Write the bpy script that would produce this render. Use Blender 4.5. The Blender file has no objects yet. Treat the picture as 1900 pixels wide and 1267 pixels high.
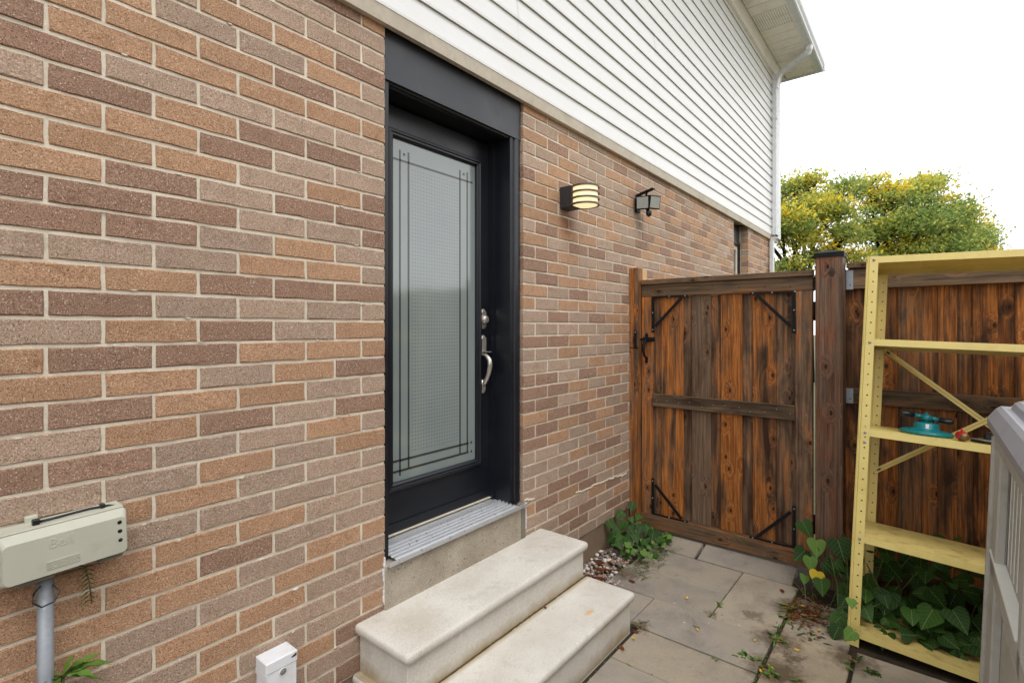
import bpy, bmesh, math, random
from mathutils import Vector, Matrix, noise, Euler
random.seed(7)
R = math.radians
scene = bpy.context.scene
COL = scene.collection

# ---------------------------------------------------------------- camera
cam_d = bpy.data.cameras.new('camera'); cam = bpy.data.objects.new('camera', cam_d); COL.objects.link(cam)
cam.location = (0, -1.8, 1.6)
cam.rotation_euler = (R(90), 0, R(-51.063))
cam_d.sensor_width = 36; cam_d.lens = 18.057; cam_d.shift_y = -27.0/1900
cam_d.clip_start = .02; cam_d.clip_end = 600
scene.camera = cam

# ---------------------------------------------------------------- sky and sun (overcast)
SUN_EL, SUN_AZ = 58, 215      # azimuth clockwise from +y: light comes from behind the camera, left
world = bpy.data.worlds.new('World'); scene.world = world; world.use_nodes = True
nt = world.node_tree; nt.nodes.clear()
out = nt.nodes.new('ShaderNodeOutputWorld'); bg = nt.nodes.new('ShaderNodeBackground')
sky = nt.nodes.new('ShaderNodeTexSky'); sky.sky_type = 'NISHITA'; sky.sun_disc = False
sky.sun_elevation = R(SUN_EL); sky.sun_rotation = R(SUN_AZ)
hs = nt.nodes.new('ShaderNodeHueSaturation'); hs.inputs['Saturation'].default_value = .12
cl = nt.nodes.new('ShaderNodeCombineXYZ')
for i, v in enumerate((14.35, 14.4, 14.5)): cl.inputs[i].default_value = v      # the even cloud deck
mx = nt.nodes.new('ShaderNodeMix'); mx.data_type = 'RGBA'; mx.inputs[0].default_value = .85
nt.links.new(sky.outputs[0], hs.inputs['Color'])
nt.links.new(hs.outputs[0], mx.inputs[6]); nt.links.new(cl.outputs[0], mx.inputs[7])
nt.links.new(mx.outputs[2], bg.inputs['Color']); nt.links.new(bg.outputs[0], out.inputs['Surface'])
bg.inputs['Strength'].default_value = .105
sun_d = bpy.data.lights.new('sun', 'SUN'); sun_d.energy = .9; sun_d.angle = R(24); sun_d.color = (1, .985, .96)
sun = bpy.data.objects.new('sun', sun_d); COL.objects.link(sun)
sd = Vector((math.sin(R(SUN_AZ))*math.cos(R(SUN_EL)), math.cos(R(SUN_AZ))*math.cos(R(SUN_EL)), math.sin(R(SUN_EL))))
sun.rotation_euler = sd.to_track_quat('Z', 'Y').to_euler()
vs = scene.view_settings; vs.view_transform = 'Standard'; vs.look = 'None'; vs.gamma = 1; vs.use_curve_mapping = False
vs.exposure = .5
scene.render.engine = 'CYCLES'

# ---------------------------------------------------------------- materials
def lin(r, g, b):
    f = lambda c: (c/255/12.92) if c/255 <= .04045 else ((c/255+.055)/1.055)**2.4
    return (f(r), f(g), f(b), 1)
class N:
    """small node helper"""
    def __init__(s, name, rough=.6, metal=0, spec=.5):
        s.m = bpy.data.materials.new(name); s.m.use_nodes = True; s.t = s.m.node_tree
        s.b = s.t.nodes['Principled BSDF']; s.b.inputs['Roughness'].default_value = rough
        s.b.inputs['Metallic'].default_value = metal; s.b.inputs['Specular IOR Level'].default_value = spec
        s.bump = None
    def new(s, k, **kw):
        n = s.t.nodes.new(k)
        for a, v in kw.items(): setattr(n, a, v)
        return n
    def put(s, sock, v):
        if hasattr(v, 'is_output') or hasattr(v, 'links'): s.t.links.new(v, sock)
        else: sock.default_value = v
    def math(s, op, a, b=0, c=0):
        n = s.new('ShaderNodeMath', operation=op)
        for i, v in enumerate((a, b, c)): s.put(n.inputs[i], v)
        return n.outputs[0]
    def pos(s, scale=(1, 1, 1), kind='pos', rnd=False):
        if kind == 'pos': o = s.new('ShaderNodeNewGeometry').outputs['Position']
        else: o = s.new('ShaderNodeTexCoord').outputs['Object']
        if rnd:
            r = s.new('ShaderNodeObjectInfo').outputs['Random']
            cb = s.new('ShaderNodeCombineXYZ')
            s.put(cb.inputs[0], s.math('MULTIPLY', r, 37.1)); s.put(cb.inputs[1], s.math('MULTIPLY', r, 91.7)); s.put(cb.inputs[2], s.math('MULTIPLY', r, 53.3))
            ad = s.new('ShaderNodeVectorMath', operation='ADD'); s.put(ad.inputs[0], o); s.put(ad.inputs[1], cb.outputs[0]); o = ad.outputs[0]
        if scale != (1, 1, 1):
            mu = s.new('ShaderNodeVectorMath', operation='MULTIPLY'); s.put(mu.inputs[0], o); mu.inputs[1].default_value = scale; o = mu.outputs[0]
        return o
    def noise(s, vec, scale, detail=4, rough=.55, dist=0):
        n = s.new('ShaderNodeTexNoise'); s.put(n.inputs['Vector'], vec)
        n.inputs['Scale'].default_value = scale; n.inputs['Detail'].default_value = detail
        n.inputs['Roughness'].default_value = rough; n.inputs['Distortion'].default_value = dist
        return n.outputs['Fac']
    def vor(s, vec, scale, out='Distance', feature='F1'):
        n = s.new('ShaderNodeTexVoronoi', feature=feature); s.put(n.inputs['Vector'], vec); n.inputs['Scale'].default_value = scale
        return n
    def ramp(s, f, lo, hi, a=0., b=1.):
        n = s.new('ShaderNodeMapRange'); s.put(n.inputs[0], f)
        for i, v in enumerate((lo, hi, a, b)): n.inputs[i+1].default_value = v
        return n.outputs[0]
    def mix(s, f, a, b, mode='MIX'):
        n = s.new('ShaderNodeMix', data_type='RGBA', blend_type=mode); s.put(n.inputs[0], f); s.put(n.inputs[6], a); s.put(n.inputs[7], b)
        return n.outputs[2]
    def color(s, c): s.put(s.b.inputs['Base Color'], c)
    def rough(s, c): s.put(s.b.inputs['Roughness'], c)
    def addbump(s, h, strength=.3, dist=.002):
        n = s.new('ShaderNodeBump'); s.put(n.inputs['Height'], h); n.inputs['Strength'].default_value = strength; n.inputs['Distance'].default_value = dist
        if s.bump: s.put(n.inputs['Normal'], s.bump)
        s.bump = n.outputs[0]; s.put(s.b.inputs['Normal'], s.bump)
def val(n, v): 
    return (v, v, v, 1)

def brick_mat(name, c, light, dark):
    n = N(name, .85, spec=.25); p = n.pos()
    isl = n.new('ShaderNodeNewGeometry').outputs['Random Per Island']; r = n.new('ShaderNodeObjectInfo').outputs['Random']
    rr = n.math('FRACT', n.math('ADD', n.math('MULTIPLY', isl, 7.3), r))
    base = n.mix(n.ramp(rr, 0, 1, 0, 1), tuple(x*.80 for x in c[:3])+(1,), tuple(min(1, x*1.16) for x in c[:3])+(1,))
    gr = n.noise(p, 190, 4, .8)
    base = n.mix(n.ramp(gr, .40, .58), n.mix(.8, base, dark), base)
    drag = n.noise(n.pos((.35, 1, 1)), 330, 3, .75)
    base = n.mix(n.ramp(drag, .36, .5, .55, 0), base, dark); base = n.mix(n.ramp(drag, .56, .7, 0, .4), base, light)
    warm = n.noise(p, 90, 3, .7)
    base = n.mix(n.ramp(warm, .5, .68, 0, .22), base, lin(172, 118, 78))
    g2 = n.noise(p, 480, 2, .6)
    base = n.mix(n.ramp(g2, .52, .68, 0, .8), base, light)
    blo = n.noise(p, 26, 4, .7, .5)
    base = n.mix(n.ramp(blo, .54, .74, 0, .5), base, dark)
    base = n.mix(n.ramp(n.noise(p, 7, 6, .8), .63, .75, 0, .45), base, lin(214, 200, 182))
    big = n.noise(p, 14, 3, .6)
    base = n.mix(n.ramp(big, .4, .75, 0, .28), base, lin(150, 128, 105))
    v = n.vor(p, 210); sel = n.new('ShaderNodeSeparateColor'); n.put(sel.inputs[0], v.outputs['Color'])
    dot = n.math('MULTIPLY', n.math('LESS_THAN', v.outputs['Distance'], .34), n.math('GREATER_THAN', sel.outputs[0], .90))
    base = n.mix(n.math('MULTIPLY', dot, .7), base, lin(226, 212, 196))
    dk = n.math('MULTIPLY', n.math('LESS_THAN', v.outputs['Distance'], .3), n.math('LESS_THAN', sel.outputs[1], .1))
    base = n.mix(n.math('MULTIPLY', dk, .8), base, lin(62, 44, 36))
    # rust-brown and darker brown ovals below the two wall fittings
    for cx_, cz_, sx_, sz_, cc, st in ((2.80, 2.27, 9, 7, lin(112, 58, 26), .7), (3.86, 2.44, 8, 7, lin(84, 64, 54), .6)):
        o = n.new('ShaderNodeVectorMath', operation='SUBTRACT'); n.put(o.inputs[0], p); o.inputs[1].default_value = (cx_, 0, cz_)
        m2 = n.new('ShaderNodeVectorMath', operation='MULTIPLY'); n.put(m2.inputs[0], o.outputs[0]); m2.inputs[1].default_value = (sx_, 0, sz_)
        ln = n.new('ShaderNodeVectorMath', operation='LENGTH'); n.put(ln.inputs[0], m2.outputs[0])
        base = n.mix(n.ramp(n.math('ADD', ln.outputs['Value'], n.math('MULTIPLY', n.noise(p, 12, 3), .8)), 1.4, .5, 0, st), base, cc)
    n.color(base); n.addbump(gr, .8, .004); n.addbump(n.noise(p, 60, 3), .35, .003)
    return n.m
M = {}
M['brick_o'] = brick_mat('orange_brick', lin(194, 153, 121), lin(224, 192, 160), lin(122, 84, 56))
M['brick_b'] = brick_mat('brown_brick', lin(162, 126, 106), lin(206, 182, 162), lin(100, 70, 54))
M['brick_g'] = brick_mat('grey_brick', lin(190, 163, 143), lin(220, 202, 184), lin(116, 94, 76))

def concrete(name, c, c2, sc=1., bump=.35, speck=.5, rough=.85):
    n = N(name, rough, spec=.3); p = n.pos()
    a = n.noise(p, 4*sc, 5, .65); b = n.noise(p, 160*sc, 3, .7); d = n.noise(p, 22*sc, 5, .7)
    col = n.mix(n.ramp(a, .32, .68), c, c2)
    col = n.mix(n.ramp(d, .52, .78, 0, .35), col, tuple(x*.6 for x in c[:3])+(1,))
    col = n.mix(n.ramp(b, .5, .8, 0, speck), col, tuple(min(1, x*1.5) for x in c[:3])+(1,))
    col = n.mix(n.ramp(b, .45, .25, 0, speck), col, tuple(x*.55 for x in c[:3])+(1,))
    n.color(col); n.addbump(b, bump, .002); n.addbump(d, bump, .003)
    return n.m
M['mortar'] = concrete('mortar', lin(228, 218, 200), lin(208, 196, 174), 2, 1., .4)
M['foundation'] = concrete('foundation_concrete', lin(142, 122, 102), lin(120, 102, 84))
M['sill'] = concrete('sill_concrete', lin(178, 168, 152), lin(138, 126, 110), 1.1, 1., 1.)
M['patch'] = concrete('patch_concrete', lin(132, 124, 114), lin(116, 108, 98), 1, .6, .4)
def step_mat():
    n = N('precast_step', .7, spec=.35); p = n.pos()
    a = n.noise(p, 3.5, 5, .6); b = n.noise(p, 170, 4, .8); d = n.noise(p, 11, 6, .7)
    col = n.mix(n.ramp(a, .35, .7), lin(210, 206, 198), lin(192, 186, 175))
    col = n.mix(n.ramp(d, .54, .74, 0, .5), col, lin(166, 154, 134))
    col = n.mix(n.ramp(n.noise(p, 38, 5, .8), .56, .7, 0, .3), col, lin(150, 140, 124))
    col = n.mix(n.ramp(b, .52, .7, 0, .45), col, lin(240, 238, 232))
    col = n.mix(n.ramp(b, .45, .3, 0, .5), col, lin(150, 138, 122))
    sz = n.new('ShaderNodeSeparateXYZ'); n.put(sz.inputs[0], p); wob = n.math('MULTIPLY', n.math('SUBTRACT', n.noise(p, 9, 4, .7), .5), .10)
    # soil splashed up the foot of each riser, moss stain at the back of the lower tread
    for zc in (.2, .0):
        hgt = n.math('ADD', n.math('SUBTRACT', sz.outputs[2], zc), wob); band = n.math('MULTIPLY', n.ramp(hgt, .06, .0, 0, .75), n.math('GREATER_THAN', n.math('SUBTRACT', sz.outputs[2], zc), -.004))
        if zc: band = n.math('MULTIPLY', band, n.ramp(sz.outputs[1], -.335, -.312, 0, 1))
        col = n.mix(band, col, lin(150, 126, 84))
    vp = n.vor(p, 70); sel = n.new('ShaderNodeSeparateColor'); n.put(sel.inputs[0], vp.outputs['Color'])
    pit = n.math('MULTIPLY', n.math('LESS_THAN', vp.outputs['Distance'], .12), n.math('GREATER_THAN', sel.outputs[0], .86))
    col = n.mix(n.math('MULTIPLY', pit, .7), col, lin(96, 84, 68)); n.addbump(pit, -.5, .003)
    # yellow leaf stain and grime gathered along the tread joint
    for cx_, cy_, sx_, sy_, cc, st in ((2.20, -.51, 26, 60, lin(206, 160, 84), .75), (1.40, -.17, 7, 9, lin(180, 170, 154), .5), (1.55, -.545, 30, 70, lin(206, 160, 84), .6), (1.75, -.12, 9, 14, lin(186, 178, 164), .5)):
        o = n.new('ShaderNodeVectorMath', operation='SUBTRACT'); n.put(o.inputs[0], p); o.inputs[1].default_value = (cx_, cy_, 0)
        m2 = n.new('ShaderNodeVectorMath', operation='MULTIPLY'); n.put(m2.inputs[0], o.outputs[0]); m2.inputs[1].default_value = (sx_, sy_, 0)
        ln = n.new('ShaderNodeVectorMath', operation='LENGTH'); n.put(ln.inputs[0], m2.outputs[0])
        dd = n.math('ADD', ln.outputs['Value'], n.math('MULTIPLY', n.noise(p, 60, 3), 1.2))
        col = n.mix(n.ramp(dd, 1.7, .9, 0, st), col, cc)
    n.color(col); n.addbump(b, .3, .002); n.addbump(d, .35, .004)
    return n.m
M['step'] = step_mat()
M['grime'] = concrete('grime_line', lin(96, 82, 52), lin(66, 56, 38), 4)
def paver_mat():
    n = N('paving_slab', .85, spec=.25); p = n.pos()
    r = n.new('ShaderNodeObjectInfo'); sp = n.new('ShaderNodeSeparateColor'); n.put(sp.inputs[0], r.outputs['Color'])
    col = n.mix(sp.outputs[0], lin(150, 143, 134), lin(172, 157, 133))
    col = n.mix(n.ramp(r.outputs['Random'], 0, 1, 0, .3), col, lin(116, 108, 100))
    a = n.noise(p, 3.2, 6, .7, .4); b = n.noise(p, 300, 2, .6); d = n.noise(p, 9, 6, .75, .3)
    col = n.mix(n.ramp(a, .48, .68, 0, .4), col, lin(172, 158, 134))
    col = n.mix(n.ramp(a, .5, .3, 0, .45), col, lin(98, 92, 86))
    col = n.mix(n.ramp(d, .58, .78, 0, .6), col, lin(88, 74, 58))
    col = n.mix(n.ramp(b, .56, .74, 0, .45), col, lin(204, 192, 176))
    col = n.mix(n.ramp(b, .4, .28, 0, .5), col, lin(72, 66, 60))
    # soil washed out round the weeds
    for cx_, cy_, rad, st in ((2.90, -1.20, .14, .8), (2.62, -1.26, .16, .85), (3.27, -1.24, .17, .9), (2.95, -1.52, .13, .8), (3.06, -1.05, .07, .6), (2.78, -1.30, .06, .7), (2.93, -.87, .05, .5), (2.56, -.60, .07, .7), (3.05, -.27, .12, .6)):
        o = n.new('ShaderNodeVectorMath', operation='DISTANCE'); n.put(o.inputs[0], p); o.inputs[1].default_value = (cx_, cy_, 0)
        dd = n.math('ADD', o.outputs['Value'], n.math('MULTIPLY', n.math('SUBTRACT', n.noise(p, 22, 4, .7), .5), .22))
        col = n.mix(n.ramp(dd, rad, rad*.35, 0, st), col, lin(78, 62, 44))
    v = n.vor(p, 13); sel = n.new('ShaderNodeSeparateColor'); n.put(sel.inputs[0], v.outputs['Color'])
    dot = n.math('MULTIPLY', n.math('LESS_THAN', v.outputs['Distance'], .06), n.math('GREATER_THAN', sel.outputs[0], .72))
    col = n.mix(n.math('MULTIPLY', dot, .8), col, lin(224, 218, 208))
    n.color(col); n.addbump(b, .35, .002); n.addbump(d, .3, .003)
    return n.m
M['paver'] = paver_mat()
M['soil'] = concrete('joint_soil', lin(66, 54, 40), lin(40, 34, 26), 3, .9, .5)
M['lawn'] = concrete('far_grass', lin(96, 94, 66), lin(78, 78, 52), 1, .9, .4)

def wood_mat(name, axis, c1, c2, grey, knots=True, dark=1.):
    n = N(name, .62, spec=.18)
    sc = {'z': (1, 1, .035), 'y': (1, .035, 1), 'x': (.035, 1, 1)}[axis]
    o = n.pos((1, 1, 1), 'obj', True)
    mu = n.new('ShaderNodeVectorMath', operation='MULTIPLY'); n.put(mu.inputs[0], o); mu.inputs[1].default_value = sc
    oi = n.new('ShaderNodeObjectInfo'); sp = n.new('ShaderNodeSeparateColor'); n.put(sp.inputs[0], oi.outputs['Color'])
    kv = {'z': (1, 1, .42), 'y': (1, .42, 1), 'x': (.42, 1, 1)}[axis]
    so_ = n.new('ShaderNodeSeparateXYZ'); n.put(so_.inputs[0], o); k2 = n.new('ShaderNodeCombineXYZ')
    if axis == 'z': u_, w_ = n.math('ADD', so_.outputs[0], so_.outputs[1]), so_.outputs[2]
    elif axis == 'y': u_, w_ = so_.outputs[2], so_.outputs[1]
    else: u_, w_ = so_.outputs[2], so_.outputs[0]
    n.put(k2.inputs[0], u_); n.put(k2.inputs[1], n.math('MULTIPLY', w_, .55))
    v = n.vor(k2.outputs[0], 9.0); v.voronoi_dimensions = '2D'; kd = v.outputs['Distance']
    sel = n.new('ShaderNodeSeparateColor'); n.put(sel.inputs[0], v.outputs['Color'])
    has = n.math('GREATER_THAN', sel.outputs[0], .62)
    swirl = n.math('MULTIPLY', n.ramp(kd, .4, .04, 0, .035), has)
    ad = n.new('ShaderNodeVectorMath', operation='ADD'); n.put(ad.inputs[0], mu.outputs[0]); n.put(ad.inputs[1], swirl)
    g = n.noise(ad.outputs[0], 75, 5, .65, .35); g2 = n.noise(ad.outputs[0], 260, 3, .6); st = n.noise(ad.outputs[0], 16, 4, .6, .6)
    sz = {'z': (1, 1, .35), 'y': (1, .35, 1), 'x': (.35, 1, 1)}[axis]
    ms = n.new('ShaderNodeVectorMath', operation='MULTIPLY'); n.put(ms.inputs[0], o); ms.inputs[1].default_value = sz
    blot = n.noise(ms.outputs[0], 7, 4, .6, .8)
    col = n.mix(n.ramp(g, .36, .62), c2, c1)
    col = n.mix(n.ramp(g2, .56, .38, 0, .6), col, tuple(x*.45 for x in c2[:3])+(1,))
    # weathered grey streaks: amount set per board in the object colour (red channel), dark stain in green
    gm = n.math('MULTIPLY_ADD', sp.outputs[0], .62, n.math('SUBTRACT', n.math('MULTIPLY', n.math('ADD', st, blot), .9), .90))
    col = n.mix(n.ramp(gm, .0, .32, 0, .92), col, n.mix(n.ramp(g, .35, .65), tuple(x*.45 for x in grey[:3])+(1,), grey))
    dm = n.math('MULTIPLY_ADD', sp.outputs[1], .5, n.math('SUBTRACT', n.math('MULTIPLY', n.math('ADD', blot, st), .85), .91))
    col = n.mix(n.ramp(dm, .05, .3, 0, .85), col, tuple(x*.16 for x in c2[:3])+(1,))
    if knots:
        kn = n.math('MULTIPLY', n.ramp(kd, .085, .06), has)
        ring = n.math('MULTIPLY', n.ramp(kd, .2, .07, 0, .4), has)
        col = n.mix(ring, col, tuple(x*.6 for x in c2[:3])+(1,))
        col = n.mix(n.math('MULTIPLY', kn, .92), col, lin(46, 28, 16))
        n.addbump(kn, -.3, .003)
    br = n.ramp(oi.outputs['Random'], 0, 1, .8, 1.15)
    hv = n.new('ShaderNodeHueSaturation'); n.put(hv.inputs['Color'], col); n.put(hv.inputs['Value'], n.math('MULTIPLY', br, dark))
    n.color(hv.outputs[0]); n.addbump(g, .4, .002); n.addbump(g2, .3, .001)
    n.rough(n.ramp(g, .3, .7, .72, .5))
    return n.m
CO1, CO2, CG = lin(200, 128, 64), lin(128, 74, 36), lin(114, 98, 82)
M['board'] = wood_mat('cedar_board', 'z', CO1, CO2, CG)
M['rail'] = wood_mat('cedar_rail', 'y', lin(160, 110, 70), lin(100, 66, 42), lin(118, 100, 80))
M['post'] = wood_mat('cedar_post', 'z', lin(142, 94, 68), lin(92, 58, 42), lin(122, 102, 86))
M['pale'] = wood_mat('pale_new_timber', 'z', lin(232, 196, 146), lin(210, 166, 112), lin(200, 170, 130), False)
M['bark'] = wood_mat('bark', 'z', lin(84, 68, 56), lin(52, 42, 34), lin(80, 76, 70), False)

def plain(name, c, rough=.5, metal=0, spec=.5, var=.12, sc=40, bump=.1, bd=.001, dirt=None, dirtamt=.3, dirtsc=9):
    n = N(name, rough, metal, spec); p = n.pos()
    a = n.noise(p, sc, 4, .6)
    col = n.mix(n.ramp(a, .3, .7), tuple(x*(1-var) for x in c[:3])+(1,), tuple(min(1, x*(1+var)) for x in c[:3])+(1,))
    if dirt: col = n.mix(n.ramp(n.noise(p, dirtsc, 6, .7), .5, .75, 0, dirtamt), col, dirt)
    n.color(col); n.rough(n.ramp(a, .3, .7, max(.02, rough-.07), min(1, rough+.1)))
    if bump: n.addbump(a, bump, bd)
    return n.m
def siding_mat():
    n = N('white_vinyl_siding', .45, spec=.4); p = n.pos((.06, 1, 1)); q = n.pos()
    g = n.noise(p, 180, 3, .6, .2); d = n.noise(q, 2.2, 5, .6); e = n.noise(q, 30, 5, .75)
    col = n.mix(n.ramp(d, .35, .7, 0, .5), lin(221, 221, 220), lin(212, 211, 208))
    col = n.mix(n.ramp(e, .62, .8, 0, .35), col, lin(180, 176, 166))
    n.color(col); n.addbump(n.noise(q, 1.3, 2), .5, .02); n.addbump(g, .25, .0012)
    return n.m
M['siding'] = siding_mat()
M['siding_lip'] = plain('dusty_siding_lip', lin(204, 196, 180), .7, dirt=lin(150, 136, 112), dirtamt=.5)
M['trim_tan'] = plain('tan_metal_trim', lin(206, 196, 178), .5, dirt=lin(140, 126, 104), dirtamt=.5, dirtsc=5)
M['white_metal'] = plain('white_painted_metal', lin(212, 215, 217), .35, dirt=lin(150, 140, 120), dirtamt=.35, dirtsc=14)
M['soffit'] = plain('soffit_vinyl', lin(238, 233, 224), .5, var=.04, dirt=lin(168, 152, 128), dirtamt=.4, dirtsc=6)
M['hole'] = plain('vent_hole', lin(60, 54, 48), .9)
M['shingle'] = plain('roof_shingle', lin(70, 66, 62), .9, sc=20, bump=.5)
def door_paint():
    n = N('black_door_paint', .38, spec=.5); p = n.pos()
    a = n.noise(p, 160, 2, .6); d = n.noise(p, 3.5, 5, .6); e = n.noise(p, 70, 4, .8)
    col = n.mix(n.ramp(d, .3, .75), lin(17, 20, 27), lin(25, 28, 35))
    col = n.mix(n.ramp(e, .72, .8, 0, .5), col, lin(90, 92, 96))
    n.color(col); n.addbump(a, .12, .001); n.rough(n.ramp(d, .3, .7, .3, .5))
    return n.m
M['door'] = door_paint()
M['frieze'] = plain('charcoal_panel_paint', lin(40, 43, 50), .42, var=.1, sc=3, dirt=lin(78, 74, 70), dirtamt=.35, dirtsc=4)
def glass_mat():
    n = N('frosted_glass', .06, spec=.8)
    p = n.pos((1, 0, 1)); q = n.pos()
    # fine dot grid inside the etched centre field
    sx = n.new('ShaderNodeSeparateXYZ'); n.put(sx.inputs[0], q)
    fx = n.math('SUBTRACT', n.math('FRACT', n.math('MULTIPLY', sx.outputs[0], 55.)), .5)
    fz = n.math('SUBTRACT', n.math('FRACT', n.math('MULTIPLY', sx.outputs[2], 55.)), .5)
    dist = n.math('SQRT', n.math('ADD', n.math('MULTIPLY', fx, fx), n.math('MULTIPLY', fz, fz)))
    inx = n.math('MULTIPLY', n.math('GREATER_THAN', sx.outputs[0], 1.66), n.math('LESS_THAN', sx.outputs[0], 1.985))
    inz = n.math('MULTIPLY', n.math('GREATER_THAN', sx.outputs[2], .975), n.math('LESS_THAN', sx.outputs[2], 2.385))
    dot = n.math('MULTIPLY', n.math('MULTIPLY', n.math('LESS_THAN', dist, .16), inx), inz)
    base = n.mix(n.ramp(n.noise(q, 2, 3), .3, .7), lin(122, 132, 131), lin(134, 144, 143))
    n.color(n.mix(n.math('MULTIPLY', dot, .75), base, lin(64, 72, 76)))
    n.b.inputs['IOR'].default_value = 1.6
    n.rough(.10)
    return n.m
M['glass'] = glass_mat()
M['clear_glass'] = plain('clear_glass_strip', lin(62, 62, 54), .06, spec=.7, var=.02, bump=0)
M['window_glass'] = plain('window_glass', lin(52, 60, 62), .05, spec=1., var=.02, bump=0)
M['aluminium'] = plain('ribbed_aluminium', lin(214, 216, 220), .32, metal=.6, var=.03, bump=0, dirt=lin(150, 146, 138), dirtamt=.15, dirtsc=12)
M['nickel'] = plain('satin_nickel', lin(206, 198, 188), .34, metal=.75, var=.05)
M['black_metal'] = plain('black_hardware', lin(14, 15, 17), .65, spec=.25, var=.2)
M['lamp_black'] = plain('lamp_black_paint', lin(44, 45, 48), .45)
M['ring'] = plain('bronze_ring', lin(96, 86, 78), .45, metal=.3)
M['galv'] = plain('galvanised_steel', lin(150, 156, 162), .45, metal=.7, var=.14, sc=70)
M['pipe'] = plain('conduit_pipe', lin(136, 140, 145), .5, metal=.35, var=.15, sc=30, dirt=lin(70, 66, 66), dirtamt=.5, dirtsc=30)
M['pvc_white'] = plain('white_pvc', lin(222, 224, 228), .4, var=.03, dirt=lin(180, 174, 160), dirtamt=.4)
M['box_beige'] = plain('grey_beige_plastic', lin(182, 181, 166), .5, var=.04, sc=8, dirt=lin(146, 140, 118), dirtamt=.4, dirtsc=7)
M['box_dark'] = plain('grey_plastic', lin(128, 128, 118), .55)
M['yellow'] = plain('yellow_shelf_enamel', lin(220, 200, 122), .38, var=.05, sc=12, dirt=lin(176, 148, 70), dirtamt=.35, dirtsc=5)
M['yellow_dirty'] = plain('yellow_shelf_dusty', lin(206, 184, 112), .6, var=.06, sc=12, dirt=lin(120, 96, 52), dirtamt=.75, dirtsc=13)
M['teal'] = plain('teal_plastic', lin(8, 112, 118), .3, var=.1)
M['black_plastic'] = plain('black_plastic', lin(20, 24, 28), .3)
M['red'] = plain('red_plastic', lin(170, 28, 30), .35)
M['brass'] = plain('dull_brass', lin(120, 96, 66), .45, metal=.6)
M['bin'] = plain('bin_beige_plastic', lin(178, 177, 171), .6, var=.05, sc=200, bump=.35, dirt=lin(120, 110, 92), dirtamt=.45, dirtsc=6)
M['bin_lid'] = plain('bin_grey_lid', lin(150, 150, 157), .55, var=.06, sc=220, bump=.5, dirt=lin(110, 104, 98), dirtamt=.3, dirtsc=8)
M['bin_white'] = plain('bin_highlight_and_groove', lin(222, 224, 218), .4, var=.03)  # near-white for the ledge's painted highlight and for the groove lines
def emit(name, c, e):
    n = N(name, .3); n.color(c); n.b.inputs['Emission Color'].default_value = c; n.b.inputs['Emission Strength'].default_value = e; return n.m
M['lamp_glow'] = emit('lit_lamp_diffuser', lin(255, 232, 180), .62)
M['pane_led'] = plain('floodlight_pane', lin(150, 152, 146), .25, var=.08, sc=300)
def leaf_mat(name, c, c2, trans=.25):
    n = N(name, .55, spec=.18); p = n.pos()
    r = n.new('ShaderNodeObjectInfo').outputs['Random']; isl = n.new('ShaderNodeNewGeometry').outputs['Random Per Island']
    rr = n.math('FRACT', n.math('ADD', r, n.math('MULTIPLY', isl, 5.3)))
    col = n.mix(rr, c, c2); col = n.mix(n.ramp(n.noise(p, 60, 3), .55, .75, 0, .4), col, tuple(x*.5 for x in c[:3])+(1,))
    if 'vine' in name or 'yellowed' in name:      # veins, drawn in the blade's own coordinates
        oc = n.new('ShaderNodeTexCoord').outputs['Object']; sx = n.new('ShaderNodeSeparateXYZ'); n.put(sx.inputs[0], oc)
        ax = n.math('ABSOLUTE', sx.outputs[0]); mid = n.math('LESS_THAN', ax, .013)
        sv = n.math('LESS_THAN', n.math('ABSOLUTE', n.math('SUBTRACT', n.math('FRACT', n.math('MULTIPLY', n.math('ADD', sx.outputs[1], n.math('MULTIPLY', ax, .75)), 5.2)), .5)), .035)
        col = n.mix(n.math('MULTIPLY', n.math('MAXIMUM', mid, n.math('MULTIPLY', sv, .6)), .45), col, lin(150, 170, 110))
        n.addbump(n.math('MAXIMUM', mid, sv), -.25, .002)
    n.color(col)
    tr = n.new('ShaderNodeBsdfTranslucent'); n.put(tr.inputs[0], col)
    ms = n.new('ShaderNodeMixShader'); ms.inputs[0].default_value = trans
    n.t.links.new(n.b.outputs[0], ms.inputs[1]); n.t.links.new(tr.outputs[0], ms.inputs[2])
    n.t.links.new(ms.outputs[0], n.t.nodes['Material Output'].inputs['Surface'])
    return n.m
M['vine'] = leaf_mat('vine_leaf', lin(34, 62, 22), lin(60, 94, 34))
M['vine_light'] = leaf_mat('young_vine_leaf', lin(92, 128, 54), lin(108, 142, 62))
M['vine_yellow'] = leaf_mat('yellowed_leaf', lin(206, 172, 30), lin(214, 186, 50))
M['weed'] = leaf_mat('weed_leaf', lin(78, 110, 44), lin(112, 140, 62))
M['weed_dry'] = leaf_mat('dry_weed', lin(120, 92, 60), lin(150, 118, 76))
M['dead'] = leaf_mat('fallen_leaf_brown', lin(84, 42, 26), lin(118, 66, 38), .05)
M['dead_y'] = leaf_mat('fallen_leaf_yellow', lin(206, 160, 50), lin(214, 176, 80), .1)
M['tree_g'] = leaf_mat('tree_leaf_green', lin(116, 138, 72), lin(154, 172, 98), .45)
M['tree_m'] = leaf_mat('tree_leaf_yellow_green', lin(176, 182, 86), lin(204, 204, 104), .4)
M['tree_y'] = leaf_mat('tree_leaf_yellow', lin(226, 198, 48), lin(236, 212, 76), .35)
M['stem'] = plain('green_stem', lin(92, 104, 56), .6)
for k, c in enumerate(((176, 160, 146), (136, 122, 112), (206, 196, 184), (150, 118, 96), (110, 104, 104))):
    M['peb%d' % k] = plain('pebble_%s' % 'abcde'[k], lin(*c), .6, var=.15, sc=60)

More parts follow.
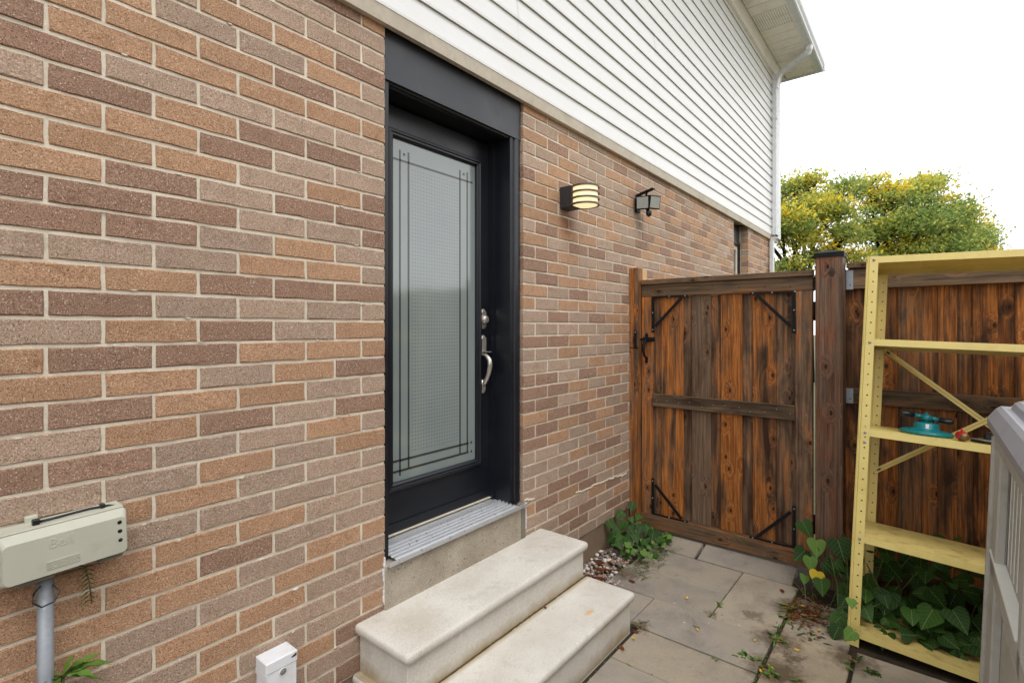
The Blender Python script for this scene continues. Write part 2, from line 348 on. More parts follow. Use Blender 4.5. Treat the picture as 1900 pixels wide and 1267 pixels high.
# ---------------------------------------------------------------- geometry helpers
class MB:
    def __init__(s): s.v = []; s.f = []; s.mi = []; s.mats = []; s.smooth = []
    def mat(s, m):
        if m not in s.mats: s.mats.append(m)
        return s.mats.index(m)
    def add(s, vs, fs, m, smooth=False, mtx=None):
        b = len(s.v); k = s.mat(m)
        if mtx is not None: vs = [tuple(mtx @ Vector(v)) for v in vs]
        s.v += [tuple(v) for v in vs]; s.f += [tuple(i+b for i in f) for f in fs]; s.mi += [k]*len(fs); s.smooth += [smooth]*len(fs)
        return s
    def box(s, x0, x1, y0, y1, z0, z1, m, mtx=None, ch=0.):
        if ch:
            return s.cbox(x0, x1, y0, y1, z0, z1, m, ch, mtx)
        vs = [(x0, y0, z0), (x1, y0, z0), (x1, y1, z0), (x0, y1, z0), (x0, y0, z1), (x1, y0, z1), (x1, y1, z1), (x0, y1, z1)]
        return s.add(vs, [(0, 3, 2, 1), (4, 5, 6, 7), (0, 1, 5, 4), (1, 2, 6, 5), (2, 3, 7, 6), (3, 0, 4, 7)], m, False, mtx)
    def cbox(s, x0, x1, y0, y1, z0, z1, m, c, mtx=None):
        """box with chamfered edges"""
        vs = []; idx = {}
        X, Y, Z = (x0, x1), (y0, y1), (z0, z1)
        for i in (0, 1):
            for j in (0, 1):
                for k in (0, 1):
                    si, sj, sk = (1, -1)[i], (1, -1)[j], (1, -1)[k]
                    idx[i, j, k, 0] = len(vs); vs.append((X[i], Y[j]+sj*c, Z[k]+sk*c))
                    idx[i, j, k, 1] = len(vs); vs.append((X[i]+si*c, Y[j], Z[k]+sk*c))
                    idx[i, j, k, 2] = len(vs); vs.append((X[i]+si*c, Y[j]+sj*c, Z[k]))
        fs = []
        g = lambda i, j, k, a: idx[i, j, k, a]
        for i in (0, 1): fs.append((g(i, 0, 0, 0), g(i, 1, 0, 0), g(i, 1, 1, 0), g(i, 0, 1, 0))[::(-1, 1)[i]])
        for j in (0, 1): fs.append((g(0, j, 0, 1), g(1, j, 0, 1), g(1, j, 1, 1), g(0, j, 1, 1))[::(1, -1)[j]])
        for k in (0, 1): fs.append((g(0, 0, k, 2), g(1, 0, k, 2), g(1, 1, k, 2), g(0, 1, k, 2))[::(-1, 1)[k]])
        for i in (0, 1):
            for j in (0, 1):
                fs.append((g(i, j, 0, 0), g(i, j, 0, 1), g(i, j, 1, 1), g(i, j, 1, 0)))
                fs.append((g(i, 0, j, 0), g(i, 0, j, 2), g(i, 1, j, 2), g(i, 1, j, 0)))
                fs.append((g(0, i, j, 1), g(0, i, j, 2), g(1, i, j, 2), g(1, i, j, 1)))
        for i in (0, 1):
            for j in (0, 1):
                for k in (0, 1): fs.append((g(i, j, k, 0), g(i, j, k, 1), g(i, j, k, 2)))
        # consistent outward winding
        cc = Vector(((x0+x1)/2, (y0+y1)/2, (z0+z1)/2)); ff = []
        for f in fs:
            a, b, d = (Vector(vs[f[0]]), Vector(vs[f[1]]), Vector(vs[f[2]])); nn = (b-a).cross(d-a)
            mid = sum((Vector(vs[q]) for q in f), Vector())/len(f)
            ff.append(f if nn.dot(mid-cc) > 0 else f[::-1])
        return s.add(vs, ff, m, False, mtx)
    def tube(s, pts, r, m, n=10, caps=True, mtx=None):
        pts = [Vector(p) for p in pts]; rs = r if isinstance(r, (list, tuple)) else [r]*len(pts)
        vs = []; fs = []; prev = None
        for i, p in enumerate(pts):
            t = (pts[min(i+1, len(pts)-1)]-pts[max(i-1, 0)]).normalized()
            if prev is None:
                u = t.cross(Vector((0, 0, 1)));
                if u.length < .1: u = t.cross(Vector((1, 0, 0)))
                u.normalize()
            else: u = (prev-t*prev.dot(t)).normalized()
            prev = u; w = t.cross(u)
            for k in range(n):
                a = 2*math.pi*k/n; vs.append(tuple(p+(u*math.cos(a)+w*math.sin(a))*rs[i]))
        for i in range(len(pts)-1):
            for k in range(n):
                a = i*n+k; b = i*n+(k+1) % n; fs.append((a, b, b+n, a+n))
        if caps: fs.append(tuple(range(n))[::-1]); fs.append(tuple((len(pts)-1)*n+k for k in range(n)))
        return s.add(vs, fs, m, True, mtx)
    def lathe(s, prof, m, n=32, mtx=None, smooth=True, cap=True):
        vs = []; fs = []
        for (r, z) in prof:
            for k in range(n):
                a = 2*math.pi*k/n; vs.append((r*math.cos(a), r*math.sin(a), z))
        for i in range(len(prof)-1):
            for k in range(n):
                a = i*n+k; b = i*n+(k+1) % n; fs.append((a, b, b+n, a+n))
        if cap: fs.append(tuple(range(n))[::-1]); fs.append(tuple((len(prof)-1)*n+k for k in range(n)))
        return s.add(vs, fs, m, smooth, mtx)
    def sweep_rect(s, x0, x1, z0, z1, prof, m, mtx=None, sides='LTRB'):
        """moulding round a rectangle in the xz plane; prof: (distance outward from the rectangle, y)"""
        vs = []; fs = []
        for (o, y) in prof: vs += [(x0-o, y, z0-o), (x0-o, y, z1+o), (x1+o, y, z1+o), (x1+o, y, z0-o)]
        for i in range(len(prof)-1):
            for k, sd_ in enumerate('LTRB'):
                if sd_ not in sides: continue
                a = i*4+k; b = i*4+(k+1) % 4; fs.append((a, b, b+4, a+4))
        return s.add(vs, fs, m, False, mtx)
    def prism(s, poly, y0, y1, m, mtx=None):
        """polygon in xz extruded along y"""
        n = len(poly); vs = [(x, y0, z) for x, z in poly]+[(x, y1, z) for x, z in poly]
        fs = [tuple(range(n)), tuple(range(2*n-1, n-1, -1))]+[(i, i+n, (i+1) % n+n, (i+1) % n) for i in range(n)]
        return s.add(vs, fs, m, False, mtx)
    def mesh(s, name):
        me = bpy.data.meshes.new(name); me.from_pydata(s.v, [], s.f)
        for m in s.mats: me.materials.append(M[m])
        me.polygons.foreach_set('material_index', s.mi); me.polygons.foreach_set('use_smooth', s.smooth)
        me.update(); return me
    def build(s, name, parent=None, loc=None, fix=True, **kw):
        me = s.mesh(name)
        if fix:
            bm = bmesh.new(); bm.from_mesh(me); bmesh.ops.recalc_face_normals(bm, faces=bm.faces); bm.to_mesh(me); bm.free()
        return link(name, me, parent, loc, **kw)
def link(name, me, parent=None, loc=None, label=None, cat=None, group=None, kind=None, color=None):
    o = bpy.data.objects.new(name, me); COL.objects.link(o)
    if parent: o.parent = parent
    if loc is not None: o.location = loc
    if label: o['label'] = label
    if cat: o['category'] = cat
    if group: o['group'] = group
    if kind: o['kind'] = kind
    if color: o.color = color
    return o
def thing(name, label, cat, loc=(0, 0, 0), group=None, rot=None):
    o = link(name, None, None, loc, label, cat, group)
    if rot: o.rotation_euler = rot
    return o
def rel(mb, loc):   # shift vertices so the object's origin sits at loc
    mb.v = [(x-loc[0], y-loc[1], z-loc[2]) for x, y, z in mb.v]; return mb

# ================================================================ GROUND
g = MB(); g.add([(-60, -60, -.06), (120, -60, -.06), (120, 90, -.06), (-60, 90, -.06)], [(0, 1, 2, 3)], 'lawn')
g.build('ground', kind='structure')
bed = MB(); bed.box(-4, 4.3, -2.95, .06, -.055, -.012, 'soil'); bed.build('soil_bed', kind='structure')

def paver_mesh(L, W_, th=.05):
    mb = MB(); c = .004
    x0, x1, y0, y1 = -L/2, L/2, -W_/2, W_/2
    vs = [(x0+c, y0+c, 0), (x1-c, y0+c, 0), (x1-c, y1-c, 0), (x0+c, y1-c, 0), (x0, y0, -c), (x1, y0, -c), (x1, y1, -c), (x0, y1, -c),
          (x0, y0, -th), (x1, y0, -th), (x1, y1, -th), (x0, y1, -th)]
    # wavering outline: split long edges
    fs = [(0, 1, 2, 3)]+[(i, i+4, (i+1) % 4+4, (i+1) % 4) for i in range(4)]+[(i+4, i+8, (i+1) % 4+8, (i+1) % 4+4) for i in range(4)]
    mb.add(vs, fs, 'paver'); return mb
patio = link('patio', None, None, (0, 0, 0), kind='structure')
# paving_slab: x0, x1 (away from camera), y0, y1, tint toward tan
J = .007
pav = [(3.56, 3.76, -.20, -.545, .3), (3.56, 3.76, -.56, -1.15, .1),
       (3.20, 3.56, -.235, -.865, .2), (2.89, 3.20, -.225, -.865, .1), (2.89, 3.56, -.865, -1.19, .5),
       (2.56, 2.89, -.545, -1.19, .15), (2.56, 2.89, -.30, -.545, .1), (2.245, 2.56, -.60, -1.19, .55), (1.93, 2.245, -.60, -1.19, .2),
       (1.615, 1.93, -.60, -1.19, .1), (1.3, 1.615, -.60, -1.19, .3), (.98, 1.3, -.60, -1.19, .2), (.66, .98, -.60, -1.19, .2), (.66, 1.2, -.28, -.60, .2),
       (2.99, 3.44, -1.20, -1.50, .65), (2.48, 2.99, -1.20, -1.52, .95), (2.74, 3.04, -1.53, -2.05, .55), (2.32, 2.74, -1.53, -2.05, .8),
       (2.0, 2.48, -1.20, -1.52, .6), (1.5, 2.0, -1.20, -1.52, .4), (1.0, 1.5, -1.2, -1.52, .4), (1.9, 2.32, -1.53, -2.05, .5), (1.3, 1.9, -1.53, -2.05, .3), (.7, 1.3, -1.53, -2.05, .4),
       (0.1, .66, -.3, -.75, .3), (0.1, .66, -.75, -1.2, .3), (.1, .7, -1.2, -2.05, .3), (-.6, .1, -.3, -1.2, .3), (-.6, .1, -1.2, -2.05, .3)]
for (x0, x1, y0, y1, t) in pav:
    o = paver_mesh(x1-x0-J, abs(y1-y0)-J).build('paving_slab', patio, ((x0+x1)/2, (y0+y1)/2, random.uniform(-.003, .003)), color=(t, 0, 0, 1))
    tilt = .21 if x0 == 3.56 else 0
    o.rotation_euler = (random.uniform(-.004, .004), random.uniform(-.004, .004)-tilt, random.uniform(-.004, .004))
    if tilt: o.location.z += .021

# ================================================================ HOUSE
H0 = thing('house', 'brick house with white vinyl siding above and a black glass side door', 'house')
ZB, CH, PITCH = .194, .0753, .2423
DX0, DX1 = 1.366, 2.333          # door opening
WX0, WX1, WZ0 = 6.465, 7.10, 1.72
WALL0, WALL1 = -1.6, 8.55
BL, BH = PITCH-.0105, CH-.0100
wall = MB()
def wbox(x0, x1, z0, z1): wall.box(x0, x1, .0045, .20, z0, z1, 'mortar')
wbox(WALL0, DX0-.004, ZB, 2.91); wbox(DX1+.004, WX0-.004, ZB, 2.91); wbox(WX0-.0035, WX1+.0035, ZB, WZ0-.004); wbox(WX1+.004, WALL1-.004, ZB, 2.91)
wall_o = wall.build('brick_wall', H0)
def brick_mb(L, seed, m, right_ret=False, left_ret=False, mb=None, off=(0, 0, 0), lo=False):
    """brick with an irregular chamfered front arris; front face at y=0, origin at the centre"""
    rg = random.Random(seed); mb = mb or MB()
    nx = 2 if lo else 6; pts = []
    hx, hz = L/2, BH/2; j = .0017; chip = rg.randrange(40)
    for i in range(nx): pts.append((-hx+L*i/nx, -hz))
    pts.append((hx, -hz)); pts.append((hx, 0)) ; pts.append((hx, hz))
    for i in range(1, nx): pts.append((hx-L*i/nx, hz))
    pts.append((-hx, hz)); pts.append((-hx, 0))
    n = len(pts); vs = []
    for (x, z) in pts:
        sx = -1 if x > 0 else 1; sz = -1 if z > 0 else 1
        cc_ = 1 if len(vs) != chip else rg.uniform(1.6, 3.2)
        vs.append((x*(1-.006/L*1.2*cc_)+rg.uniform(-j, j), rg.uniform(-.0008, .0008), z*(1-.0050/BH*cc_)+rg.uniform(-j, j)))
    for (x, z) in pts: vs.append((x+rg.uniform(-j, j)*.9, .0035, z+rg.uniform(-j, j)*.9))
    for (x, z) in pts: vs.append((x, .09, z))
    fs = [tuple(range(n))]
    for i in range(n):
        k = (i+1) % n; fs.append((i, i+n, k+n, k)); fs.append((i+n, i+2*n, k+2*n, k+n))
    vs = [(x+off[0], y+off[1], z+off[2]) for x, y, z in vs]
    mb.add(vs, fs, m); return mb
ROWS = {28: 'BGGGG', 27: 'GBOBBG', 26: 'OOBGG', 25: 'OOOGOB', 24: 'OBGBB', 23: 'BBBGGB', 22: 'BBGOG', 21: 'GGGOOG', 20: 'OOBBB', 19: 'BBGGGG', 18: 'GOBGO',
        17: 'OBBOOO', 16: 'OOGOB', 15: 'BBOOGG', 14: 'GOBGB', 13: 'BBGGOG', 12: 'GGOGO', 11: 'GOOGGG', 10: 'GGGGG', 9: 'OOOOGG', 8: 'OOBGG', 7: 'OOOGOO',
        6: 'OGGOG', 5: 'GGOOGO', 4: 'GGOGG', 3: 'GGOGGO', 2: 'GGGOB', 1: 'GGGGGG', 0: 'GGOGB', 29: 'BOOOOO', 30: 'OOOBG', 31: 'GOGGOG', 32: 'GGOOB', 33: 'GGBGGG', 34: 'GGGGG', 35: 'GGGGBO'}
cells = []   # x0, x1, row, material
rb = random.Random(41)
pick = lambda: rb.choices(('brick_o', 'brick_b', 'brick_g'), (.36, .24, .40))[0]
for n in range(36):
    odd = n % 2
    xs = [(.2806 if odd else .1595)+PITCH*k for k in range(5)]
    x = xs[0]; left = []
    while x > WALL0: left.append(x-PITCH); x -= PITCH
    edges = sorted(left)+xs+[DX0+.005]
    cols = ROWS[n]; bricks = list(zip(edges[:-1], edges[1:]))
    for i, (a, b) in enumerate(bricks):
        k = i-(len(bricks)-len(cols))
        mname = {'O': 'brick_o', 'B': 'brick_b', 'G': 'brick_g'}[cols[k]] if k >= 0 else pick()
        cells.append((max(a, WALL0), b, n, mname))
    a = DX1-.0053; b = 2.577+.0 if odd else 2.451
    segs = []
    while a < WALL1-.02:
        b2 = min(b, WALL1)
        if (n+.5)*CH+ZB > WZ0-.01 and a < WX0+.005 and b2 > WX0-.11:
            segs.append((a, WX0+.005)); a = WX1-.005; b = a+(PITCH if odd else PITCH/2); continue
        segs.append((a, b2)); a = b; b = b+PITCH
    for (a, b) in segs: 
        if b-a > .03: cells.append((a, b, n, pick()))
def score(c):
    x = (c[0]+c[1])/2; z = ZB+(c[2]+.5)*CH
    d = Vector((x, 1.8, z-1.6)); vis = (x > .1) and not (1.2 < x < 2.55 and z < .4)
    if x < 1.4: return 1e3-d.length if vis else -d.length
    return 100-d.length if vis else -d.length
cells.sort(key=score, reverse=True)
cache = {}
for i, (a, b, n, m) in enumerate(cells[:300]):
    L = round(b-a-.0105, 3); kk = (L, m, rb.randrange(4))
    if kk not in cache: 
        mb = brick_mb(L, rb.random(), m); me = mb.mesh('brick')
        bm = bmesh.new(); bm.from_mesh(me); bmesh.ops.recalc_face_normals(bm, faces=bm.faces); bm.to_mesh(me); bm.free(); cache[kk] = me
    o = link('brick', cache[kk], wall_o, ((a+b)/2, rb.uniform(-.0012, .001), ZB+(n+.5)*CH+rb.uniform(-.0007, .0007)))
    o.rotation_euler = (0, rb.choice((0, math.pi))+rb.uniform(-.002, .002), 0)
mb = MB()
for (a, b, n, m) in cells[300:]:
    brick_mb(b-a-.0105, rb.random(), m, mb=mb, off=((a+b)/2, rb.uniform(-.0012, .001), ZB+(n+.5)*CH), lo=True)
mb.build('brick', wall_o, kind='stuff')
# stepped repair line of mortar smears and white caulk beside the sill
sm = MB()
for i in range(44):
    t = i/43; x = 2.36+t*1.25; z = .60-.03*math.sin(t*5)-t*.16+random.uniform(-.006, .006)
    if (x-2.36) < .06 or (x > 2.9): sm.cbox(x-.018, x+.018, -.0045, .004, z-.004, z+.0045, 'mortar', .002)
for i in range(16):
    z = .42+i*.0125; sm.cbox(DX0-.012+random.uniform(-.004, .004), DX0-.002, -.006, .004, z, z+.012, 'pvc_white', .001)
    if i < 12: sm.cbox(DX1+.010, DX1+.018+random.uniform(0, .006), -.006, .004, z+.02, z+.032, 'pvc_white', .001)
rm = random.Random(77)
for i in range(70):
    n_ = rm.randrange(2, 34); z_ = ZB+n_*CH+rm.uniform(-.008, .008); x_ = rm.choice((rm.uniform(.15, 1.3), rm.uniform(2.4, 6))); w_ = rm.uniform(.003, .010); h_ = rm.uniform(.0015, .004)
    k_ = [(x_+w_*math.cos(t)*rm.uniform(.6, 1.1), -.0016, z_+h_*math.sin(t)*rm.uniform(.5, 1.2)) for t in [i_*math.pi/4 for i_ in range(8)]]
    o_ = [(x_+(a_-x_)*1.25, .002, z_+(c_-z_)*1.3) for a_, _, c_ in k_]
    sm.add(k_+o_, [tuple(range(8))]+[(i_, (i_+1) % 8, (i_+1) % 8+8, i_+8) for i_ in range(8)], 'mortar' if rm.random() < .92 else 'pvc_white')
sm.build('mortar_smear', H0, kind='stuff')
fo = MB(); fo.box(WALL0, WALL1-.02, .012, .25, -.12, ZB-.002, 'foundation'); fo.build('foundation', H0)
# interior backing so that no light passes through
bk = MB(); bk.box(WALL0, WALL1-.05, .34, 7.5, -.1, 5.42, 'hole'); bk.build('interior_mass', H0)
# concrete sill under the door
cs = MB(); cs.cbox(DX0-.008, DX1-.034, -.012, .16, .18, .585, 'sill', .006); so = cs.build('door_sill', H0)
pc = MB(); pc.cbox(DX1-.033, DX1+.010, -.010, .15, .18, .592, 'patch', .004); pc.build('patch', so)
pc = MB()
for i in range(110):
    x = DX0+random.uniform(0, .92); z = random.uniform(.41, .57); r = random.choice((.0012, .0016, .0022, .004))
    pc.lathe([(r, 0), (r*.8, .0015)], 'patch', 7, Matrix.Translation((x, -.0118, z)) @ Matrix.Rotation(R(90), 4, 'X'))
pc.build('pitting', so, kind='stuff')

# ---- door
door = thing('x', 'x', 'x'); door.name = 'door'
for k in ('label', 'category'): del door[k]
door.parent = H0
YD = .17
fr = MB()
fr.box(DX0+.002, 1.40, .022, .20, .60, 2.67, 'door')                 # left casing and jamb
fr.box(1.396, 1.415, .075, .20, .60, 2.67, 'door')
prof = [(0, .20), (0, .022), (.018, .018), (.022, .026), (.034, .026), (.040, .016), (.066, .014), (.072, .022), (.088, .022), (.09, .18)]
v = []; f = []
for (o_, y) in prof: v += [(2.237+o_, y, .60), (2.237+o_, y, 2.67)]
for i in range(len(prof)-1): f.append((2*i, 2*i+1, 2*i+3, 2*i+2))
fr.add(v, f, 'door')
v = []; f = []
for (o_, y) in [(0, .22), (0, .05), (.004, .04), (.004, .03), (.012, .026), (.012, .018)]: v += [(1.40, y, 2.655+o_), (2.237, y, 2.655+o_)]
for i in range(5): f.append((2*i, 2*i+1, 2*i+3, 2*i+2))
fr.add(v, f, 'door')
fr.box(2.222, 2.2375, .135, .20, .60, 2.66, 'door')                  # stop
fr.build('door_frame', door, fix=False)
ds = MB()
x0, x1, z0, z1 = 1.54, 2.112, .862, 2.497
ds.box(1.417, x0-.03, YD, YD+.045, .622, 2.648, 'door'); ds.box(x1+.03, 2.2205, YD, YD+.045, .622, 2.648, 'door')
ds.box(x0-.0301, x1+.0301, YD+.0004, YD+.045, .622, z0-.03, 'door'); ds.box(x0-.0301, x1+.0301, YD+.0004, YD+.045, z1+.03, 2.648, 'door')
ds.build('door_slab', door)
lf = MB(); lf.sweep_rect(x0, x1, z0, z1, [(.0, YD+.012), (.004, YD-.006), (.012, YD-.012), (.020, YD-.012), (.024, YD-.018), (.036, YD-.016), (.044, YD-.004), (.046, YD+.002)], 'door')
lf.build('glazing_frame', door, fix=False)
gl = MB(); gl.box(x0-.01, x1+.01, YD+.006, YD+.02, z0-.01, z1+.01, 'glass'); gl.build('glass', door)
def strip(a, b, c_, d):
    q = MB(); q.box(a, b, YD+.0045, YD+.0062, c_, d, 'clear_glass'); q.build('clear_strip', door)
for xx, za, zb in ((1.586, .885, 2.452), (1.639, .91, 2.452), (1.995, .91, 2.452), (2.052, .91, 2.452)): strip(xx-.0045, xx+.0045, za, zb)
for zz in (.958, .908): strip(x0+.001, 2.062, zz-.005, zz+.005); strip(2.078, 2.089, zz-.006, zz+.006)
for zz in (2.403, ): strip(x0+.001, x1-.02, zz-.0045, zz+.0045)
for (cx_, cz_) in ((1.612, 2.43), (2.024, 2.43)): strip(cx_-.006, cx_+.006, cz_, cz_+.012)
sw = MB(); sw.box(1.417, 2.2205, YD-.006, YD-.0004, .622, .668, 'door'); sw.build('door_sweep', door)
th = MB(); tp = [(-.030, .587), (-.030, .602)]
zt_ = lambda y: .602+(y+.03)*.05
for i in range(5):
    y = -.018+i*.0265; tp += [(y, zt_(y)), (y+.002, zt_(y)+.008), (y+.009, zt_(y)+.008), (y+.011, zt_(y))]
tp += [(.115, zt_(.115)), (.165, zt_(.165)), (.165, .587)]
v = []
for (y, zz) in tp: v += [(1.402, y, zz), (2.236, y, zz)]
th.add(v, [(2*i, 2*i+1, 2*i+3, 2*i+2) for i in range(len(tp)-1)], 'aluminium')
th.box(DX0-.003, DX1-.002, -.036, -.0305, .584, .601, 'aluminium')
th.build('threshold', door, fix=False)
to = MB(); to.cbox(1.403, 2.235, .150, .168, .6195, .624, 'trim_tan', .001); to.build('threshold_edge', door)
# handle set
hx = 2.168
def plate(cz, h, w=.05, th_=.012):
    mb = MB(); hw = w/2; c_ = .016
    def ring(s_, y): return [(hx-hw*s_, y, cz-h/2*s_+c_), (hx-hw*s_*.5, y, cz-h/2*s_), (hx+hw*s_*.5, y, cz-h/2*s_), (hx+hw*s_, y, cz-h/2*s_+c_), (hx+hw*s_, y, cz+h/2*s_-c_), (hx+hw*s_*.35, y, cz+h/2*s_), (hx-hw*s_*.35, y, cz+h/2*s_), (hx-hw*s_, y, cz+h/2*s_-c_)]
    vs = ring(1, YD)+ring(1, YD-th_*.5)+ring(.78, YD-th_)
    fs = [(i, i+8, (i+1) % 8+8, (i+1) % 8) for i in range(8)]+[(i+8, i+16, (i+1) % 8+16, (i+1) % 8+8) for i in range(8)]+[tuple(range(16, 24))]
    return mb.add(vs, fs, 'nickel')
rotX = Matrix.Rotation(R(90), 4, 'X')
d1 = plate(1.645, .112, .058); d1.lathe([(.024, 0), (.024, .010), (.020, .024), (.017, .026)], 'nickel', 24, Matrix.Translation((hx, YD-.010, 1.642)) @ rotX)
d1.box(hx-.0015, hx+.0015, YD-.0375, YD-.036, 1.636, 1.648, 'black_metal'); d1.build('deadbolt', door)
hd = plate(1.495, .116, .056); hd.add(plate(1.262, .078, .042).v, plate(1.262, .078, .042).f, 'nickel')
hd.box(hx-.011, hx+.011, YD-.062, YD-.010, 1.458, 1.462, 'nickel')
hd.tube([(hx, YD-.008, 1.445), (hx, YD-.035, 1.437), (hx, YD-.056, 1.415), (hx, YD-.060, 1.385), (hx, YD-.052, 1.345), (hx, YD-.036, 1.308), (hx, YD-.022, 1.288), (hx, YD-.010, 1.275)], [.010, .012, .0135, .014, .013, .011, .012, .011], 'nickel', 12)
hd.build('handle', door)
hpn = MB(); hpn.box(DX0+.002, DX1-.006, .018, .03, 2.671, 2.905, 'frieze'); hpn.box(DX0+.002, DX1-.006, .012, .03, 2.668, 2.6705, 'frieze')
hpn.build('header_panel', door, label='charcoal panel over the door')
so2 = MB(); so2.box(1.40, 2.30, .03, .2, 2.672, 2.70, 'door'); so2.build('header_return', door)

# ---- far window
win = MB(); 
win.box(WX0+.002, WX1-.002, .11, .14, 2.70, 2.90, 'frieze')
wf = win.build('window', H0, label='narrow black framed window past the gate')
q = MB(); q.sweep_rect(WX0+.06, WX1-.06, WZ0+.06, 2.64, [(0, .15), (0, .115), (.02, .112), (.022, .10), (.055, .098), (.058, .15)], 'door'); q.build('window_frame', wf, fix=False)
q = MB(); q.sweep_rect(WX0+.11, WX1-.11, WZ0+.11, 2.59, [(0, .15), (0, .122), (.05, .120)], 'trim_tan'); q.build('sash', wf, fix=False)
q = MB(); q.box(WX0+.10, WX1-.10, .135, .145, WZ0+.1, 2.60, 'window_glass'); q.build('pane', wf)
q = MB(); q.cbox(WX0+.002, WX1-.002, -.02, .16, WZ0-.003, WZ0+.03, 'sill', .004); q.build('window_sill', wf)
q = MB(); q.box(WX0+.002, WX1-.002, .151, .3, WZ0, 2.9, 'hole'); q.build('window_recess', wf)

# ---- siding: laps of vinyl, cut at staggered seams
sid = MB(); sid.box(WALL0, 8.60, -.02, .33, 2.93, 5.46, 'siding_lip'); sid_o = sid.build('siding', H0)
fl = MB(); fl.add([(WALL0, -.030, 2.876), (8.62, -.030, 2.876), (8.62, -.043, 2.922), (WALL0, -.043, 2.922), (8.62, -.046, 2.930), (WALL0, -.046, 2.930), (8.62, 0, 2.9305), (WALL0, 0, 2.9305), (WALL0, .0, 2.878), (8.62, .0, 2.878)],
                  [(0, 1, 2, 3), (3, 2, 4, 5), (5, 4, 6, 7), (8, 9, 1, 0)], 'trim_tan')
fl.build('drip_flashing', H0)
LAP = .1208; z = 2.934; k = 0
rs = random.Random(5)
while z < 5.30:
    seams = [WALL0]+[q_ for q_ in ((.4+1.83*((k//2) % 2))+3.66*i for i in range(3)) if WALL0 < q_ < 8.2]+[8.445]
    for a, b in zip(seams[:-1], seams[1:]):
        mb = MB(); e = .0012*(rs.random()); yb = -.0440-e; yt = -.0325-e; zt = z+LAP+.004
        vs = []; prof = [(-.030, z+.008, 'siding_lip'), (yb+.005, z+.001, 'siding_lip'), (yb, z+.0015, 'siding'), (yb-.0005, z+.014, 'siding'), (yb+.004, z+.05, 'siding'), (yt, zt, 'siding')]
        for (y, zz, _) in prof: vs += [(a+.0008, y, zz), (b-.0008 if b < 8.4 else b, y, zz)]
        for i in range(len(prof)-1): mb.add([vs[2*i], vs[2*i+1], vs[2*i+3], vs[2*i+2]], [(0, 1, 2, 3)], prof[i+1][2] if i < 1 else prof[i+1][2])
        if b < 8.4: mb.add([(b-.0008, yb, z+.002), (b-.0008, yt, zt), (b-.0008, -.028, zt), (b-.0008, -.028, z+.002)], [(0, 1, 2, 3)], 'siding_lip')
        mb.build('siding_panel', sid_o, fix=False)
    z += LAP; k += 1
ct = MB(); ct.cbox(8.447, 8.62, -.075, -.019, 2.915, 5.40, 'white_metal', .004); ct.build('corner_trim', H0)
# frieze, soffit, gutter
fz = MB(); fz.add([(WALL0, -.04, 5.27), (8.62, -.04, 5.27), (8.62, -.075, 5.28), (WALL0, -.075, 5.28), (8.62, -.10, 5.40), (WALL0, -.10, 5.40), (8.62, -.10, 5.43), (WALL0, -.10, 5.43), (8.62, -.04, 5.43)],
                  [(0, 1, 2, 3), (3, 2, 4, 5), (5, 4, 6, 7), (1, 8, 6, 4, 2)], 'soffit'); fz.build('frieze_board', H0)
sf = thing('soffit', 'x', 'x'); sf.parent = H0
for kk in ('label', 'category'): del sf[kk]
xx = 8.84; i = 0
while xx > -1.2:
    w = .205; mb = MB(); mb.cbox(xx-w+.0045, xx-.0045, -.497, -.112, 5.42, 5.432, 'soffit', .003)
    if i in (8, 9, 18, 19, 28, 29): 
        for r_ in range(7):
            for c_ in range(15):
                hx_ = xx-w+.02+r_*.0275+(.008 if c_ % 2 else 0); hy_ = -.49+c_*.0265
                mb.add([(hx_, hy_, 5.4194), (hx_+.012, hy_+.002, 5.4194), (hx_+.012, hy_+.008, 5.4194), (hx_, hy_+.006, 5.4194)], [(0, 1, 2, 3)], 'hole')
    mb.build('soffit_panel', sf); xx -= w; i += 1
mb = MB(); mb.box(-1.6, 8.84, -.50, -.101, 5.436, 5.445, 'hole'); mb.build('soffit_void', H0)
mb = MB(); mb.box(8.625, 8.84, -.10, .6, 5.42, 5.44, 'soffit'); mb.build('soffit_return', H0)
mb = MB(); mb.box(-1.6, 8.62, -.110, -.1005, 5.409, 5.4185, 'soffit'); mb.box(-1.6, 8.84, -.53, -.503, 5.409, 5.43, 'soffit'); mb.box(8.842, 8.875, -.62, .4, 5.40, 5.56, 'white_metal'); mb.build('soffit_trim', H0)
gt = MB(); v = []; f = []
gp = [(-.505, 5.55), (-.507, 5.415), (-.515, 5.408), (-.585, 5.408), (-.600, 5.42), (-.600, 5.455), (-.622, 5.485), (-.628, 5.535), (-.622, 5.545), (-.612, 5.54)]
for (y, zz) in gp: v += [(-1.6, y, zz), (8.84, y, zz)]
for i in range(len(gp)-1): f.append((2*i, 2*i+1, 2*i+3, 2*i+2))
gt.add(v, f, 'white_metal'); gt.add([(8.84, y, zz) for y, zz in gp], [tuple(range(len(gp)))], 'white_metal'); gt.build('gutter', H0, fix=False)
rf = MB(); rf.add([(-1.7, -.60, 5.56), (8.93, -.60, 5.56), (8.93, 4, 7.6), (-1.7, 4, 7.6), (-1.7, 8.6, 5.56), (8.93, 8.6, 5.56), (8.86, -.5, 5.44), (8.86, 8.5, 5.44), (-1.7, -.5, 5.44), (-1.7, 8.5, 5.44)],
                  [(0, 1, 2, 3), (3, 2, 5, 4), (6, 1, 2), (6, 2, 7), (2, 5, 7), (8, 0, 3), (8, 3, 9), (3, 4, 9)], 'shingle'); rf.build('roof', H0, fix=False)
dsp = MB()
